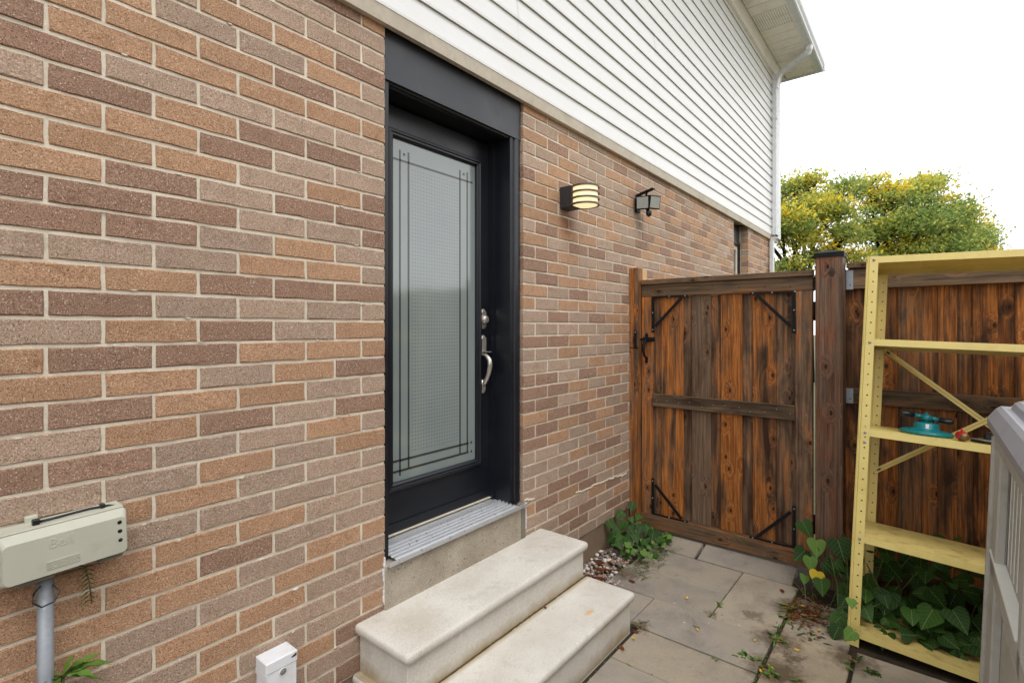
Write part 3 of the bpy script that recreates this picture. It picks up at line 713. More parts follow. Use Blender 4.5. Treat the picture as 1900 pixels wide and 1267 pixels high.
def rtube(pts, w, d):   # rectangular tube along a path in the yz plane at fixed x
    vs = []; fs = []
    pts = [Vector(p) for p in pts]
    for i, p in enumerate(pts):
        t = (pts[min(i+1, len(pts)-1)]-pts[max(i-1, 0)]).normalized(); u = Vector((1, 0, 0)); u = (u-t*u.dot(t)).normalized(); w_ = t.cross(u)
        rr = 6
        for (a, b) in ((-.5, -.35), (-.35, -.5), (.35, -.5), (.5, -.35), (.5, .35), (.35, .5), (-.35, .5), (-.5, .35)): vs.append(tuple(p+u*a*w+w_*b*d))
    for i in range(len(pts)-1):
        for k in range(8): fs.append((i*8+k, i*8+(k+1) % 8, (i+1)*8+(k+1) % 8, (i+1)*8+k))
    fs.append(tuple(range(8))); fs.append(tuple(len(vs)-8+k for k in range(8)))
    dsp.add(vs, fs, 'white_metal')
X = 8.19
rtube([(7.95, -.560, 5.41), (7.955, -.557, 5.37), (7.98, -.535, 5.335), (8.02, -.50, 5.325), (8.05, -.46, 5.325)], .088, .075)
rtube([(8.035, -.475, 5.326), (8.18, -.21, 5.275)], .078, .062)
rtube([(8.17, -.23, 5.28), (8.185, -.165, 5.255), (X, -.12, 5.20), (X, -.098, 5.13), (X, -.092, 5.08), (X, -.09, 5.05)], .086, .072)
rtube([(X, -.086, 5.08), (X, -.086, 2.93)], .075, .06)
rtube([(X, -.086, 2.95), (X, -.045, 2.85), (X, -.04, .2)], .07, .055)
dsp.build('downspout', H0)
mb = MB(); mb.box(X-.045, X+.05, -.12, -.05, 2.915, 2.925, 'black_metal'); mb.box(X-.045, X+.05, -.12, -.05, 4.6, 4.625, 'white_metal'); mb.build('pipe_strap', H0)

# ================================================================ WALL LAMP (lit)
lx, ly = 2.762, -.152
lamp = thing('wall_lamp', 'lit cylindrical wall lamp with four bronze rings on a black bracket beside the door', 'wall lamp', (lx, 0, 2.345))
q = rel(MB().cbox(2.705, 2.815, -.086, -.0005, 2.345, 2.478, 'lamp_black', .003), lamp.location); q.build('bracket', lamp)
q = MB(); q.lathe([(.074, .006), (.076, .008), (.076, .118), (.074, .12)], 'lamp_glow', 40, Matrix.Translation((0, ly, 0))); q.build('diffuser', lamp)
for i in range(4):
    z0 = .004+i*.0365; q = MB()
    q.lathe([(.079, z0), (.089, z0), (.089, z0+.011), (.079, z0+.011), (.079, z0)], 'ring', 40, Matrix.Translation((0, ly, 0)), False, False); q.build('ring', lamp)
for a in (R(60), R(120), R(240), R(300)):
    pass
q = MB(); q.box(-.04, .04, ly+.06, ly+.085, .002, .13, 'lamp_black'); q.build('back_plate', lamp)

# ================================================================ FLOODLIGHT
fl_ = thing('flood_light', 'small black twin headed security light with sensor mounted on brick', 'security light', (3.80, -.002, 2.56))
q = MB(); q.cbox(-.03, .03, -.02, 0, -.055, .055, 'black_metal', .003); q.tube([(0, -.01, 0), (0, -.07, .01)], .014, 'black_metal'); q.build('mount', fl_)
def head(cx_, cy_, ang):
    h = MB(); mt = Matrix.Translation((cx_, cy_, .01)) @ Matrix.Rotation(ang, 4, 'Z') @ Matrix.Rotation(R(10), 4, 'X')
    h.cbox(-.052, .052, -.014, .018, -.052, .052, 'black_metal', .003, mt); o = h.build('lamp_head', fl_)
    h = MB(); h.box(-.043, .043, -.0175, -.0145, -.043, .043, 'pane_led', mt); h.build('light_pane', o)
head(-.035, -.070, R(-72)); head(.012, -.140, R(-28))
q = MB(); q.cbox(-.03, .03, -.17, -.02, .075, .079, 'black_metal', .001, Matrix.Rotation(R(-14), 4, 'X')); q.tube([(0, -.07, 0), (0, -.09, .10)], .008, 'black_metal', 8); q.build('solar_panel', fl_)
q = MB(); q.tube([(0, -.09, -.03), (0, -.10, -.055)], .014, 'black_metal', 10); q.lathe([(.004, -.03), (.018, -.02), (.024, 0), (.02, .014), (.01, .02)], 'black_plastic', 16, Matrix.Translation((0, -.105, -.07))); q.build('sensor', fl_)

# ================================================================ UTILITY BOX, CONDUIT, WHITE BOX
ub = thing('utility_box', 'grey beige telephone junction box strapped to brick wall above grey conduit', 'junction box', (.30, 0, 1.04))
tl = Matrix.Rotation(R(-2.2), 4, 'Y')
q = MB(); q.cbox(-.135, .135, -.05, -.001, -.055, .062, 'box_beige', .004, tl); q.build('base', ub)
def loft(rings, m, mb, mtx):
    vs = [p for r_ in rings for p in r_]; n = len(rings[0])
    fs = [(i*n+k, i*n+(k+1) % n, (i+1)*n+(k+1) % n, (i+1)*n+k) for i in range(len(rings)-1) for k in range(n)]; fs.append(tuple(len(vs)-n+k for k in range(n)))
    mb.add(vs, fs, m, False, mtx)
def rrect(x0, x1, z0, z1, r, y, ztop_y=None):
    pts = []
    for (cx_, cz_, a0) in ((x1-r, z1-r, 0), (x0+r, z1-r, 90), (x0+r, z0+r, 180), (x1-r, z0+r, 270)):
        for k in range(4):
            a = R(a0+k*30); pts.append((cx_+r*math.cos(a), y, cz_+r*math.sin(a)))
    return pts
q = MB(); loft([rrect(-.118, .135, -.062, .060, .010, -.048), rrect(-.118, .135, -.062, .060, .010, -.082), rrect(-.112, .130, -.057, .040, .012, -.096)], 'box_beige', q, tl)
cov = q.build('cover', ub)
q = MB(); q.cbox(-.112, .13, -.079, -.05, .0605, .064, 'box_beige', .001, tl); q.cbox(-.06, -.035, -.02, -.001, .06, .078, 'box_beige', .002, tl); q.build('hinge', ub)
for zz in (.026, .002, -.022):
    q = MB(); q.lathe([(.0065 if zz > -.01 else .003, 0), (.005, .002)], 'black_plastic', 16, tl @ Matrix.Translation((.116, -.0945, zz)) @ rotX); q.build('screw_hole', cov)
q = MB()
for i in range(6): q.box(-.035, .03, -.0975, -.096, -.044+i*.0036, -.0425+i*.0036, 'box_beige', tl)
q.build('embossed_lines', cov)
q = MB()
for a in ((-.108, -.045), (.052, .098)): q.cbox(a[0]+.02, a[1]+.03, -.07, -.01, -.078, -.060, 'box_dark', .004, tl)
q.build('cable_entry', ub)
for zz in (.03, .0, -.035):
    q = MB(); q.cbox(-.140, -.116, -.085, -.045, zz-.009, zz+.009, 'box_dark', .002, tl); q.tube([(-.13, -.088, zz-.005), (-.13, -.09, zz+.006)], .003, 'black_plastic', 8); q.build('latch', ub)
q = MB(); q.tube([(-.045, -.055, .068), (.0, -.052, .069), (.06, -.05, .072), (.10, -.05, .070), (.125, -.05, .062), (.136, -.055, .052)], .0035, 'black_plastic', 8)
q.cbox(-.055, -.04, -.062, -.045, .062, .076, 'black_plastic', .002); q.cbox(.082, .093, -.058, -.042, .066, .079, 'black_plastic', .002); q.build('cable_tie', ub)
def textmesh(txt, size, m, depth=.0006):
    cu = bpy.data.curves.new('t', 'FONT'); cu.body = txt; cu.size = size; cu.extrude = depth; cu.align_x = 'CENTER'; cu.align_y = 'CENTER'; cu.resolution_u = 3
    o = bpy.data.objects.new('t', cu); COL.objects.link(o); dg = bpy.context.evaluated_depsgraph_get(); me = bpy.data.meshes.new_from_object(o.evaluated_get(dg)); bpy.data.objects.remove(o)
    me.materials.clear(); me.materials.append(M[m]); return me
me = textmesh('Bell', .034, 'box_beige'); me.transform(tl @ Matrix.Translation((-.005, -.0963, .018)) @ rotX); link('raised_lettering', me, cov)
cd_ = thing('conduit', 'grey metal conduit pipe running down the wall below the junction box', 'pipe', (.272, -.045, 0))
q = MB(); q.tube([(0, 0, -.05), (0, 0, .965)], .0168, 'pipe', 20); q.build('pipe', cd_)
q = MB(); q.tube([(-.025, -.02, .935), (-.028, -.028, .915), (-.012, -.034, .90), (.012, -.034, .905), (.022, -.026, .925), (.012, -.01, .94), (-.012, -.012, .945), (-.025, -.02, .935)], .0022, 'black_plastic', 6); q.build('wire_loop', cd_)
wb = thing('vent_box', 'white square plastic duct with a round hole standing against the brick', 'duct', (.876, -.04, 0))
q = MB(); q.cbox(-.053, .053, -.036, .038, -.05, .455, 'pvc_white', .002); q.build('body', wb)
q = MB(); q.cbox(-.0555, .0555, -.0385, .0392, .43, .468, 'pvc_white', .003); q.cbox(-.0555, -.0535, -.0385, .0392, .41, .43, 'pvc_white', .0005); q.build('cap', wb)
q = MB(); q.lathe([(.0115, 0), (.011, .0012)], 'box_dark', 24, Matrix.Translation((.004, -.0363, .415)) @ rotX); q.lathe([(.014, 0), (.0132, .0022), (.0118, .0022), (.0116, 0)], 'pvc_white', 24, Matrix.Translation((.004, -.0362, .415)) @ rotX, True, False); q.build('vent_hole', wb)
q = MB(); q.add([(.030, -.0389, .452), (.050, -.0389, .461), (.052, -.0389, .452), (.046, -.0389, .449), (.036, -.0389, .449)], [(0, 1, 2, 3, 4)], 'hole'); q.build('cap_gap', wb)

# ================================================================ STEPS
st = thing('door_steps', 'cream precast concrete steps with rounded nosing below the side door', 'steps', (1.87, -.3, 0))
def tread(x0, x1, y0, y1, zt, h=.05):
    """slab with half round nosing on three sides"""
    mb = MB(); prof = [(-.03, 0), (-.012, 0), (-.004, -.003), (0, -.010), (.001, -.022), (-.002, -.034), (-.008, -.042), (-.016, -.046), (-.02, -.050)]
    vs = []; fs = []
    # rounded plan corners
    def ring(o, z):
        pts = [(x0-o, y1)]; r = .018
        for k in range(5): a = R(180+k*22.5); pts.append((x0-o+r+r*math.cos(a), y0-o+r+r*math.sin(a)))
        for k in range(5): a = R(270+k*22.5); pts.append((x1+o-r+r*math.cos(a), y0-o+r+r*math.sin(a)))
        pts.append((x1+o, y1)); return [(x, y, z) for x, y in pts]
    rings = [ring(o, zt+dz) for o, dz in prof]; n = len(rings[0])
    for r_ in rings: vs += r_
    for i in range(len(rings)-1):
        for k in range(n-1): fs.append((i*n+k, i*n+k+1, (i+1)*n+k+1, (i+1)*n+k))
    mb.add(vs, fs, 'step', True); mb.add(rings[0], [tuple(range(n))], 'step'); mb.add(rings[-1], [tuple(range(n))], 'step')
    return mb
rel(tread(1.218, 2.512, -.325, -.001, .396), st.location).build('tread', st)
rel(MB().cbox(1.238, 2.492, -.302, -.001, .193, .348, 'step', .004), st.location).build('riser', st)
rel(tread(1.206, 2.522, -.602, -.001, .200), st.location).build('tread', st)
rel(MB().cbox(1.226, 2.502, -.582, -.001, -.03, .152, 'step', .004), st.location).build('riser', st)
q = MB(); x = 1.24
while x < 2.49:
    L = random.uniform(.01, .05); q.cbox(x, x+L, -.3085-random.uniform(0, .003), -.3018, .1995, .2015+random.uniform(0, .003), 'grime', .0005); x += L
rel(q, st.location).build('moss_line', st, kind='stuff')
q = MB(); px_, py_ = 2.35, -.06
for i in range(16):
    nx_, ny_ = px_+random.uniform(.004, .012), py_-random.uniform(-.004, .012)
    q.add([(px_, py_, .3963), (nx_, ny_, .3963), (nx_, ny_-.0012, .3963), (px_, py_-.0012, .3963)], [(0, 1, 2, 3)], 'grime'); px_, py_ = nx_, ny_
for i in range(160):
    x_ = random.uniform(1.25, 2.49); lo_ = random.random() < .5; y_ = random.uniform(-.56, -.33) if lo_ else random.uniform(-.28, -.01); z_ = .2004 if lo_ else .3964; r_ = random.choice((.0008, .0012, .0018))
    q.add([(x_+r_*math.cos(t), y_+r_*math.sin(t)*.8, z_) for t in [i_*math.pi/3 for i_ in range(6)]], [tuple(range(6))], 'grime')
rel(q, st.location).build('crack_and_grit', st, kind='stuff')

# ================================================================ GATE
def board(name, parent, x, y0, y1, z0, z1, th, m, col, c=.003, axis='z'):
    mb = MB(); cy, cz = (y0+y1)/2, (z0+z1)/2
    mb.cbox(-th/2, th/2, -(y1-y0)/2, (y1-y0)/2, -(z1-z0)/2, (z1-z0)/2, m, c)
    return mb.build(name, parent, Vector((x+th/2, cy, cz))-Vector(parent.location), color=(col[0], col[1], 0, 1))
lp = thing('gate_latch_post', 'doubled orange cedar studs bolted to the brick wall beside the gate', 'post', (3.70, -.03, 0))
board('stud', lp, 3.680, -.0335, -.001, .09, 2.055, .09, 'board', (.15, .05)); board('stud', lp, 3.681, -.068, -.035, .09, 2.058, .09, 'board', (.2, .1))
board('spacer', lp, 3.772, -.067, -.002, .09, 2.05, .085, 'pale', (0, 0))
q = MB(); q.cbox(-.022, -.017, -.045, .034, 1.435, 1.442, 'black_metal', .001); q.build('wire_tie', lp)
gate = thing('garden_gate', 'orange brown cedar board gate with black corner braces and thumb latch', 'gate', (3.74, -.65, .06))
GX = 3.742
board('gate_cap', gate, GX-.016, -1.236, -.073, 1.925, 1.962, .075, 'rail', (.45, .1))
board('top_rail', gate, GX, -1.235, -.074, 1.833, 1.9245, .04, 'rail', (.55, .25))
board('bottom_rail', gate, GX-.008, -1.215, -.072, .062, .165, .06, 'rail', (.25, 0))
board('stile', gate, GX+.002, -.160, -.074, .166, 1.832, .036, 'board', (.25, .15)); board('stile', gate, GX+.002, -1.235, -1.136, .166, 1.832, .036, 'board', (.42, .18))
board('mid_rail', gate, GX-.004, -1.134, -.162, .993, 1.090, .024, 'rail', (.75, .35))
bt = [(-.223, -.161, 0, (.3, .2)), (-.393, -.224, 1, (.12, .12)), (-.456, -.395, 0, (.6, .45)), (-.594, -.457, 1, (.82, .1)), (-.660, -.596, 0, (.45, .5)), (-.806, -.661, 1, (.02, .1)),
      (-.872, -.808, 0, (.5, .4)), (-1.020, -.873, 1, (.2, .32)), (-1.090, -1.021, 0, (.55, .4)), (-1.1355, -1.091, 0, (.5, .3))]
for (a, b, front, c_) in bt: board('board', gate, GX+(.020 if front else .0375)+random.uniform(0, .0015), a-(0 if front else .018), b+(0 if front else .018), .166, 1.832, .016, 'board', c_)
board('gate_stop', lp, 3.80, -.11, -.069, .09, 1.93, .03, 'board', (.5, .5))
# corner braces
def bar(mb, p, q_, w, t, m):   # flat bar in the yz plane at x
    p, q_ = Vector(p), Vector(q_); d = (q_-p).normalized(); u = Vector((0, -d.z, d.y))*w/2; e = Vector((-t, 0, 0))
    vs = [p+u, p-u, q_-u, q_+u]; vs = vs+[v_+e for v_ in vs]
    mb.add(vs, [(0, 1, 2, 3), (4, 5, 6, 7), (0, 1, 5, 4), (1, 2, 6, 5), (2, 3, 7, 6), (3, 0, 4, 7)], m)
for (yc, zc, sy, sz) in ((-.166, 1.828, -1, -1), (-1.13, 1.828, 1, -1), (-.166, .172, -1, 1), (-1.13, .172, 1, 1)):
    mb = MB(); xx = GX-.001
    bar(mb, (xx, yc, zc), (xx, yc, zc+sz*.27), .020, .006, 'black_metal'); bar(mb, (xx-.0005, yc, zc), (xx-.0005, yc+sy*.27, zc), .012, .006, 'black_metal')
    bar(mb, (xx-.002, yc+sy*.02, zc+sz*.225), (xx-.002, yc+sy*.225, zc+sz*.012), .020, .008, 'black_metal')
    for (a, b) in ((0, .25), (0, .12), (.25, 0), (.13, 0)):
        mb.lathe([(.006, 0), (.004, .003), (.001, .004)], 'galv', 8, Matrix.Translation((xx-.006, yc+sy*a, zc+sz*b)) @ Matrix.Rotation(R(-90), 4, 'Y'))
    rel(mb, gate.location).build('corner_brace', gate)
mb = MB(); X0 = GX-.003; yl = -.118
def hexplate(mb, yc, z0, z1, w, t):
    zc = (z0+z1)/2; n_ = [(yc, z0), (yc+w/2, z0+w*.7), (yc+w*.3, z0+w*1.1), (yc+w*.3, z1-w*1.1), (yc+w/2, z1-w*.7), (yc, z1), (yc-w/2, z1-w*.7), (yc-w*.3, z1-w*1.1), (yc-w*.3, z0+w*1.1), (yc-w/2, z0+w*.7)]
    vs = [(X0, a, b) for a, b in n_]+[(X0-t, a, b) for a, b in n_]; n = len(n_)
    mb.add(vs, [tuple(range(n)), tuple(range(n, 2*n))]+[(i, (i+1) % n, (i+1) % n+n, i+n) for i in range(n)], 'black_metal')
hexplate(mb, yl, 1.49, 1.555, .028, .005); hexplate(mb, yl+.002, 1.315, 1.375, .028, .005)
mb.tube([(X0, yl, 1.50), (X0-.03, yl, 1.495), (X0-.045, yl+.006, 1.46), (X0-.045, yl+.008, 1.41), (X0-.032, yl+.004, 1.375), (X0, yl, 1.355)], [.007, .009, .011, .010, .008, .007], 'black_metal', 10)
mb.cbox(X0-.014, X0-.004, -.185, .0-.005, 1.497, 1.512, 'black_metal', .002); mb.cbox(X0-.012, X0, -.185, -.09, 1.488, 1.522, 'black_metal', .003)
rel(mb, gate.location).build('latch_handle', gate)
mb = MB(); X0 = 3.679; hexplate(mb, -.052, 1.43, 1.58, .026, .006); mb.cbox(X0-.02, X0-.006, -.062, -.042, 1.49, 1.53, 'black_metal', .003)
mb.lathe([(.007, 0), (.003, .004)], 'galv', 10, Matrix.Translation((X0-.006, -.052, 1.56)) @ Matrix.Rotation(R(-90), 4, 'Y'))
rel(mb, lp.location).build('latch_catch', lp)
mb = MB(); rn_ = random.Random(9)
for i in range(14):
    yy_ = -.12-i*.083+rn_.uniform(-.01, .01); zz_ = 1.88+rn_.uniform(-.02, .02)
    if i % 4 in (0, 2): mb.lathe([(.005, 0), (.004, .001)], 'hole', 8, Matrix.Translation((GX-.0006, yy_, zz_)) @ Matrix.Rotation(R(-90), 4, 'Y'))
    mb.lathe([(.0032, 0), (.0025, .0012)], 'galv', 8, Matrix.Translation((GX-.0046, yy_, 1.04+rn_.uniform(-.02, .02))) @ Matrix.Rotation(R(-90), 4, 'Y'))
rel(mb, gate.location).build('nail', gate, kind='stuff')
mb = MB()
for zz in (1.70, .35): mb.tube([(GX-.004, -1.243, zz-.06), (GX-.004, -1.243, zz+.06)], .007, 'black_metal', 10)
rel(mb, gate.location).build('hinge', gate)
# wisp of vine on the gate
mb = MB(); mb.tube([(3.72, -.86, .10), (3.725, -.80, .14), (3.73, -.74, .20), (3.735, -.735, .26), (3.735, -.75, .30)], .0018, 'stem', 5); mb.build('vine_tendril', None, label='thin pale vine tendril climbing the lower gate boards', cat='vine')

# ================================================================ FENCE right of the gate
fp = thing('fence_post', 'thick brown cedar gate post with a black pyramid cap', 'fence post', (3.75, -1.33, 0))
board('stop_strip', fp, 3.80, -1.2565, -1.241, .0, 1.93, .02, 'board', (.6, .5))
board('post', fp, 3.682, -1.403, -1.257, -.02, 2.042, .145, 'post', (.35, .12), .005)
q = MB(); a, b, c_, d = 3.676, 3.833, -1.409, -1.251
q.box(a, b, c_, d, 2.030, 2.058, 'black_metal'); q.add([(a, c_, 2.0582), (b, c_, 2.0582), (b, d, 2.0582), (a, d, 2.0582), ((a+b)/2, (c_+d)/2, 2.083)], [(0, 1, 4), (1, 2, 4), (2, 3, 4), (3, 0, 4)], 'black_metal'); rel(q, fp.location).build('post_cap', fp)
# knot with a dark hollow near the top of the post
q = MB(); q.prism([(-.022, 0), (-.012, -.018), (.0, -.024), (.014, -.018), (.022, -.002), (.014, .014), (.0, .036), (-.012, .016)], -.0015, .0005, 'hole', Matrix.Translation((3.6805, -1.345, 1.935)) @ Matrix.Rotation(R(-90), 4, 'Z'))
q.prism([(-.014, 0), (-.006, -.014), (.008, -.014), (.015, 0), (.006, .012), (-.006, .012)], -.003, -.0012, 'rail', Matrix.Translation((3.6805, -1.345, 1.93)) @ Matrix.Rotation(R(-90), 4, 'Z'))
rel(q, fp.location).build('knot', fp)
fen = thing('board_fence', 'orange cedar board fence behind the yellow shelving unit', 'fence', (3.9, -2.1, 0))
FX = 3.85
board('fence_cap', fen, FX-.03, -2.93, -1.408, 1.966, 2.0, .11, 'rail', (.35, .05)); board('top_rail', fen, FX, -2.93, -1.412, 1.838, 1.962, .04, 'rail', (.5, .12))
board('mid_rail', fen, FX, -2.93, -1.412, 1.122, 1.216, .04, 'rail', (.45, .25)); board('bottom_rail', fen, FX, -2.93, -1.412, .05, .15, .04, 'rail', (.4, .3))
for (z0, z1) in ((1.838, 1.955), (1.124, 1.214)):
    q = MB(); q.box(FX-.004, FX+.0395, -1.4045, -1.4035, z0-.003, z1, 'galv'); q.box(FX-.0045, FX-.001, -1.44, -1.4045, z0-.003, z1, 'galv')
    q.lathe([(.004, 0), (.002, .002)], 'black_metal', 8, Matrix.Translation((FX-.0045, -1.425, z0+.025)) @ Matrix.Rotation(R(-90), 4, 'Y')); rel(q, fen.location).build('rail_bracket', fen)
ed = [-1.412, -1.50, -1.565, -1.662, -1.777, -1.846, -1.934, -2.0, -2.105, -2.17, -2.31, -2.375, -2.515, -2.58, -2.72, -2.785, -2.93]
for i, (a, b) in enumerate(zip(ed[:-1], ed[1:])):
    if i == 0: a = -1.385
    board('board', fen, FX+.041+(.0005 if i % 2 else .018), b-(0 if i % 2 else .02), a-.0012+(0 if i % 2 else .02), -.05, 1.965, .016, 'board', (random.uniform(.0, .35), random.uniform(.15, .5)))
# side fence on the other side of the passage (seen in the door glass)
sfn = thing('side_fence', 'long board fence behind the storage box, seen reflected in the door glass', 'fence', (0, -3.0, 0))
mbs = MB()
yy = -5.0; i = 0
while yy < 4.0:
    w = .14; q = MB(); q.cbox(-.068, .068, -.01, .01, -1, 1, 'board', .003)
    q.build('board', sfn, (yy, (.008 if i % 2 else -.012), 1.0), color=(random.uniform(.1, .6), random.uniform(.1, .4), 0, 1)); yy += .132; i += 1
for zz in (.3, 1.7):
    q = MB(); q.cbox(-5, 4, .02, .055, zz-.045, zz+.045, 'rail', .003); q.build('rail', sfn)
# neighbour's house
nh = thing('neighbour_house', 'pale neighbouring house reflected in the door glass', 'house', (-1, -11, 0))
q = MB(); q.box(-6, 10, -3, 0, 0, 5.6, 'trim_tan'); q.build('wall', nh)
q = MB(); q.add([(-6.4, .5, 5.5), (10.4, .5, 5.5), (10.4, -3, 7), (-6.4, -3, 7)], [(0, 1, 2, 3)], 'shingle'); q.build('roof', nh)
for x in (-2, 5.5):
    q = MB(); q.box(x-.6, x+.6, .001, .03, 3.3, 4.6, 'white_metal'); w_ = q.build('window', nh)
    q = MB(); q.box(x-.52, x+.52, .031, .035, 3.38, 4.52, 'window_glass'); q.build('pane', w_)

# ================================================================ YELLOW SHELVING
SB = (3.0974, -1.4819, -.004)
Mz = Matrix.Rotation(-.0618, 4, 'Z') @ Matrix.Rotation(.0302, 4, 'X') @ Matrix.Rotation(.0939, 4, 'Y') @ Matrix.Rotation(R(-90), 4, 'Z')
SM = Matrix.Translation(SB) @ Mz            # shelf local: x along the shelf, y depth, z up
sh = thing('shelving_unit', 'leaning yellow metal shelving unit with punched uprights', 'shelf', SB); sh.rotation_euler = Mz.to_euler()
SW, SD, SHH = .95, .378, 1.985
PH = .0541
def punched(w, z0, z1, hole_x, mtx):
    """metal strip in the xz plane with real punched holes"""
    mb = MB(); n = max(1, int(round((z1-z0)/PH))); p = (z1-z0)/n; r = .0042
    for i in range(n):
        a, b = z0+i*p, z0+(i+1)*p; zc = (a+b)/2
        L_, R_ = hole_x-.011, hole_x+.011
        mb.add([(0, 0, a), (L_, 0, a), (L_, 0, b), (0, 0, b)], [(0, 1, 2, 3)], 'yellow', False, mtx); mb.add([(R_, 0, a), (w, 0, a), (w, 0, b), (R_, 0, b)], [(0, 1, 2, 3)], 'yellow', False, mtx)
        mb.add([(L_, 0, a), (R_, 0, a), (R_, 0, zc-.011), (L_, 0, zc-.011)], [(0, 1, 2, 3)], 'yellow', False, mtx); mb.add([(L_, 0, zc+.011), (R_, 0, zc+.011), (R_, 0, b), (L_, 0, b)], [(0, 1, 2, 3)], 'yellow', False, mtx)
        sq = [(R_, 0, zc-.011), (R_, 0, zc), (R_, 0, zc+.011), (hole_x, 0, zc+.011), (L_, 0, zc+.011), (L_, 0, zc), (L_, 0, zc-.011), (hole_x, 0, zc-.011)]
        ci = [(hole_x+r*math.cos(t), 0, zc+r*math.sin(t)) for t in [R(-45+45*k) for k in range(8)]]
        mb.add(sq+ci, [(k, (k+1) % 8, (k+1) % 8+8, k+8) for k in range(8)], 'yellow', False, mtx)
    return mb
def merge(a, b): a.add(b.v, b.f, 'yellow'); return a
I4 = Matrix.Identity(4)
fw = .052
for (px, py, name) in ((0, 0, 'fl'), (0, SD, 'bl'), (SW, 0, 'fr'), (SW, SD, 'br')):
    sx = 1 if px == 0 else -1; sy = 1 if py == 0 else -1; zb = 0 if py == 0 else .03
    f1 = Matrix.Translation((px, py, 0)) @ Matrix.Scale(sx, 4, (1, 0, 0))
    mb = punched(fw-.014, zb, SHH-.001, .019, f1 @ Matrix.Translation((.014, 0, 0)))
    # rolled edge of the angle
    for (x0, y0, x1, y1) in ((.014, 0, .011, .004*sy), (.011, .004*sy, .004, .004*sy), (.004, .004*sy, 0, .006*sy)):
        mb.add([(x0, y0, zb), (x0, y0, SHH-.001), (x1, y1, SHH-.001), (x1, y1, zb)], [(0, 1, 2, 3)], 'yellow', False, f1)
    f2 = Matrix.Translation((px, py+.006*sy, 0)) @ Matrix.Rotation(R(90*sy), 4, 'Z')
    merge(mb, punched(.036, zb, SHH-.001, .018, f2))
    o = mb.build('upright', sh, fix=False); md = o.modifiers.new('s', 'SOLIDIFY'); md.thickness = .0016; md.offset = 0
def shelf_board(z, m='yellow', top=False):
    mb = MB(); x0, x1, y0, y1 = .004, SW-.004, .0025, SD-.0025; h = .034; ins = .0
    # sheet with turned down flanges and an inward lip
    mb.box(x0, x1, y0, y1, z-.0015, z, m)
    mb.box(x0, x1, y0, y0+.0015, z-h, z-.0015, 'yellow'); mb.box(x0, x1, y1-.0015, y1, z-h, z-.0015, 'yellow')
    mb.box(x0, x0+.0015, y0, y1, z-h, z-.0016, 'yellow'); mb.box(x1-.0015, x1, y0, y1, z-h, z-.0016, 'yellow')
    mb.box(x0+.002, x1-.002, y0+.0015, y0+.014, z-h, z-h+.0012, 'yellow'); mb.box(x0+.002, x1-.002, y1-.014, y1-.0015, z-h, z-h+.0012, 'yellow')
    o = mb.build('shelf_board', sh)
    return o
ZS = (1.983, 1.551, 1.086, .549, .078)
for i, z in enumerate(ZS): shelf_board(z, 'yellow_dirty' if i >= 3 else 'yellow')
bo = MB()
for z in ZS+(1.02,):
    for px in (.033, SW-.033):
        bo.lathe([(.0068, 0), (.0062, .0025), (.003, .0045)], 'galv', 12, Matrix.Translation((px, -.0009, z-.018 if z != 1.02 else z)) @ rotX)
bo.build('bolt', sh, kind='stuff')
def brace(x0, z0, x1, z1, y):
    mb = MB(); p, q_ = Vector((x0, y, z0)), Vector((x1, y, z1)); d = (q_-p).normalized(); u = Vector((-d.z, 0, d.x))*.013
    vs = []
    for t in (p, q_): vs += [t+u, t+u*.2, t-u*.2+Vector((0, .004, 0)), t-u, t-u+Vector((0, .008, 0))]
    mb.add(vs, [(i, i+1, i+6, i+5) for i in range(4)], 'yellow')
    h = p+d*.03; w_ = u*.3; mb.add([h-d*.009+w_-Vector((0, .0008, 0)), h+d*.009+w_-Vector((0, .0008, 0)), h+d*.009-w_-Vector((0, .0008, 0)), h-d*.009-w_-Vector((0, .0008, 0))], [(0, 1, 2, 3)], 'hole')
    o = mb.build('brace', sh, fix=False); md = o.modifiers.new('s', 'SOLIDIFY'); md.thickness = .0015
brace(BR1[0], BR1[1], BR1[2], BR1[3], SD-.012) if 'BR1' in globals() else brace(.05, 1.52, .92, .83, SD-.010)
brace(.035, .83, .92, 1.52, SD-.026)

# ---- things on the third shelf (top at local z 1.086)
def onshelf(name, label, cat, lx_, ly_, rot=0):
    o = thing(name, label, cat); o.matrix_world = SM @ Matrix.Translation((lx_, ly_, 1.0865)) @ Matrix.Rotation(rot, 4, 'Z'); return o
sp = onshelf('lawn_sprinkler', 'teal rotating lawn sprinkler with black nozzles on the yellow shelf', 'sprinkler', .265, .17, R(8)); sp.scale = (.88, .88, .95)
q = MB(); q.lathe([(.115, 0), (.122, .004), (.126, .012), (.122, .019), (.108, .024), (.085, .027), (.064, .031), (.060, .036), (.058, .058), (.052, .064), (.03, .066), (.018, .070)], 'teal', 40)
q.lathe([(.017, .07), (.017, .078)], 'teal', 16); b_ = q.build('base', sp)
q = MB(); q.cbox(-.008, .008, -.0605, -.057, .036, .060, 'pvc_white', .001); q.build('badge', b_)
q = MB(); q.tube([(-.03, 0, .066), (-.03, 0, .080), (.03, 0, .080), (.03, 0, .066)], .006, 'black_plastic', 8); q.lathe([(.022, .076), (.024, .084), (.024, .098), (.016, .106), (.008, .110), (.006, .118)], 'teal', 20); q.build('hub', sp)
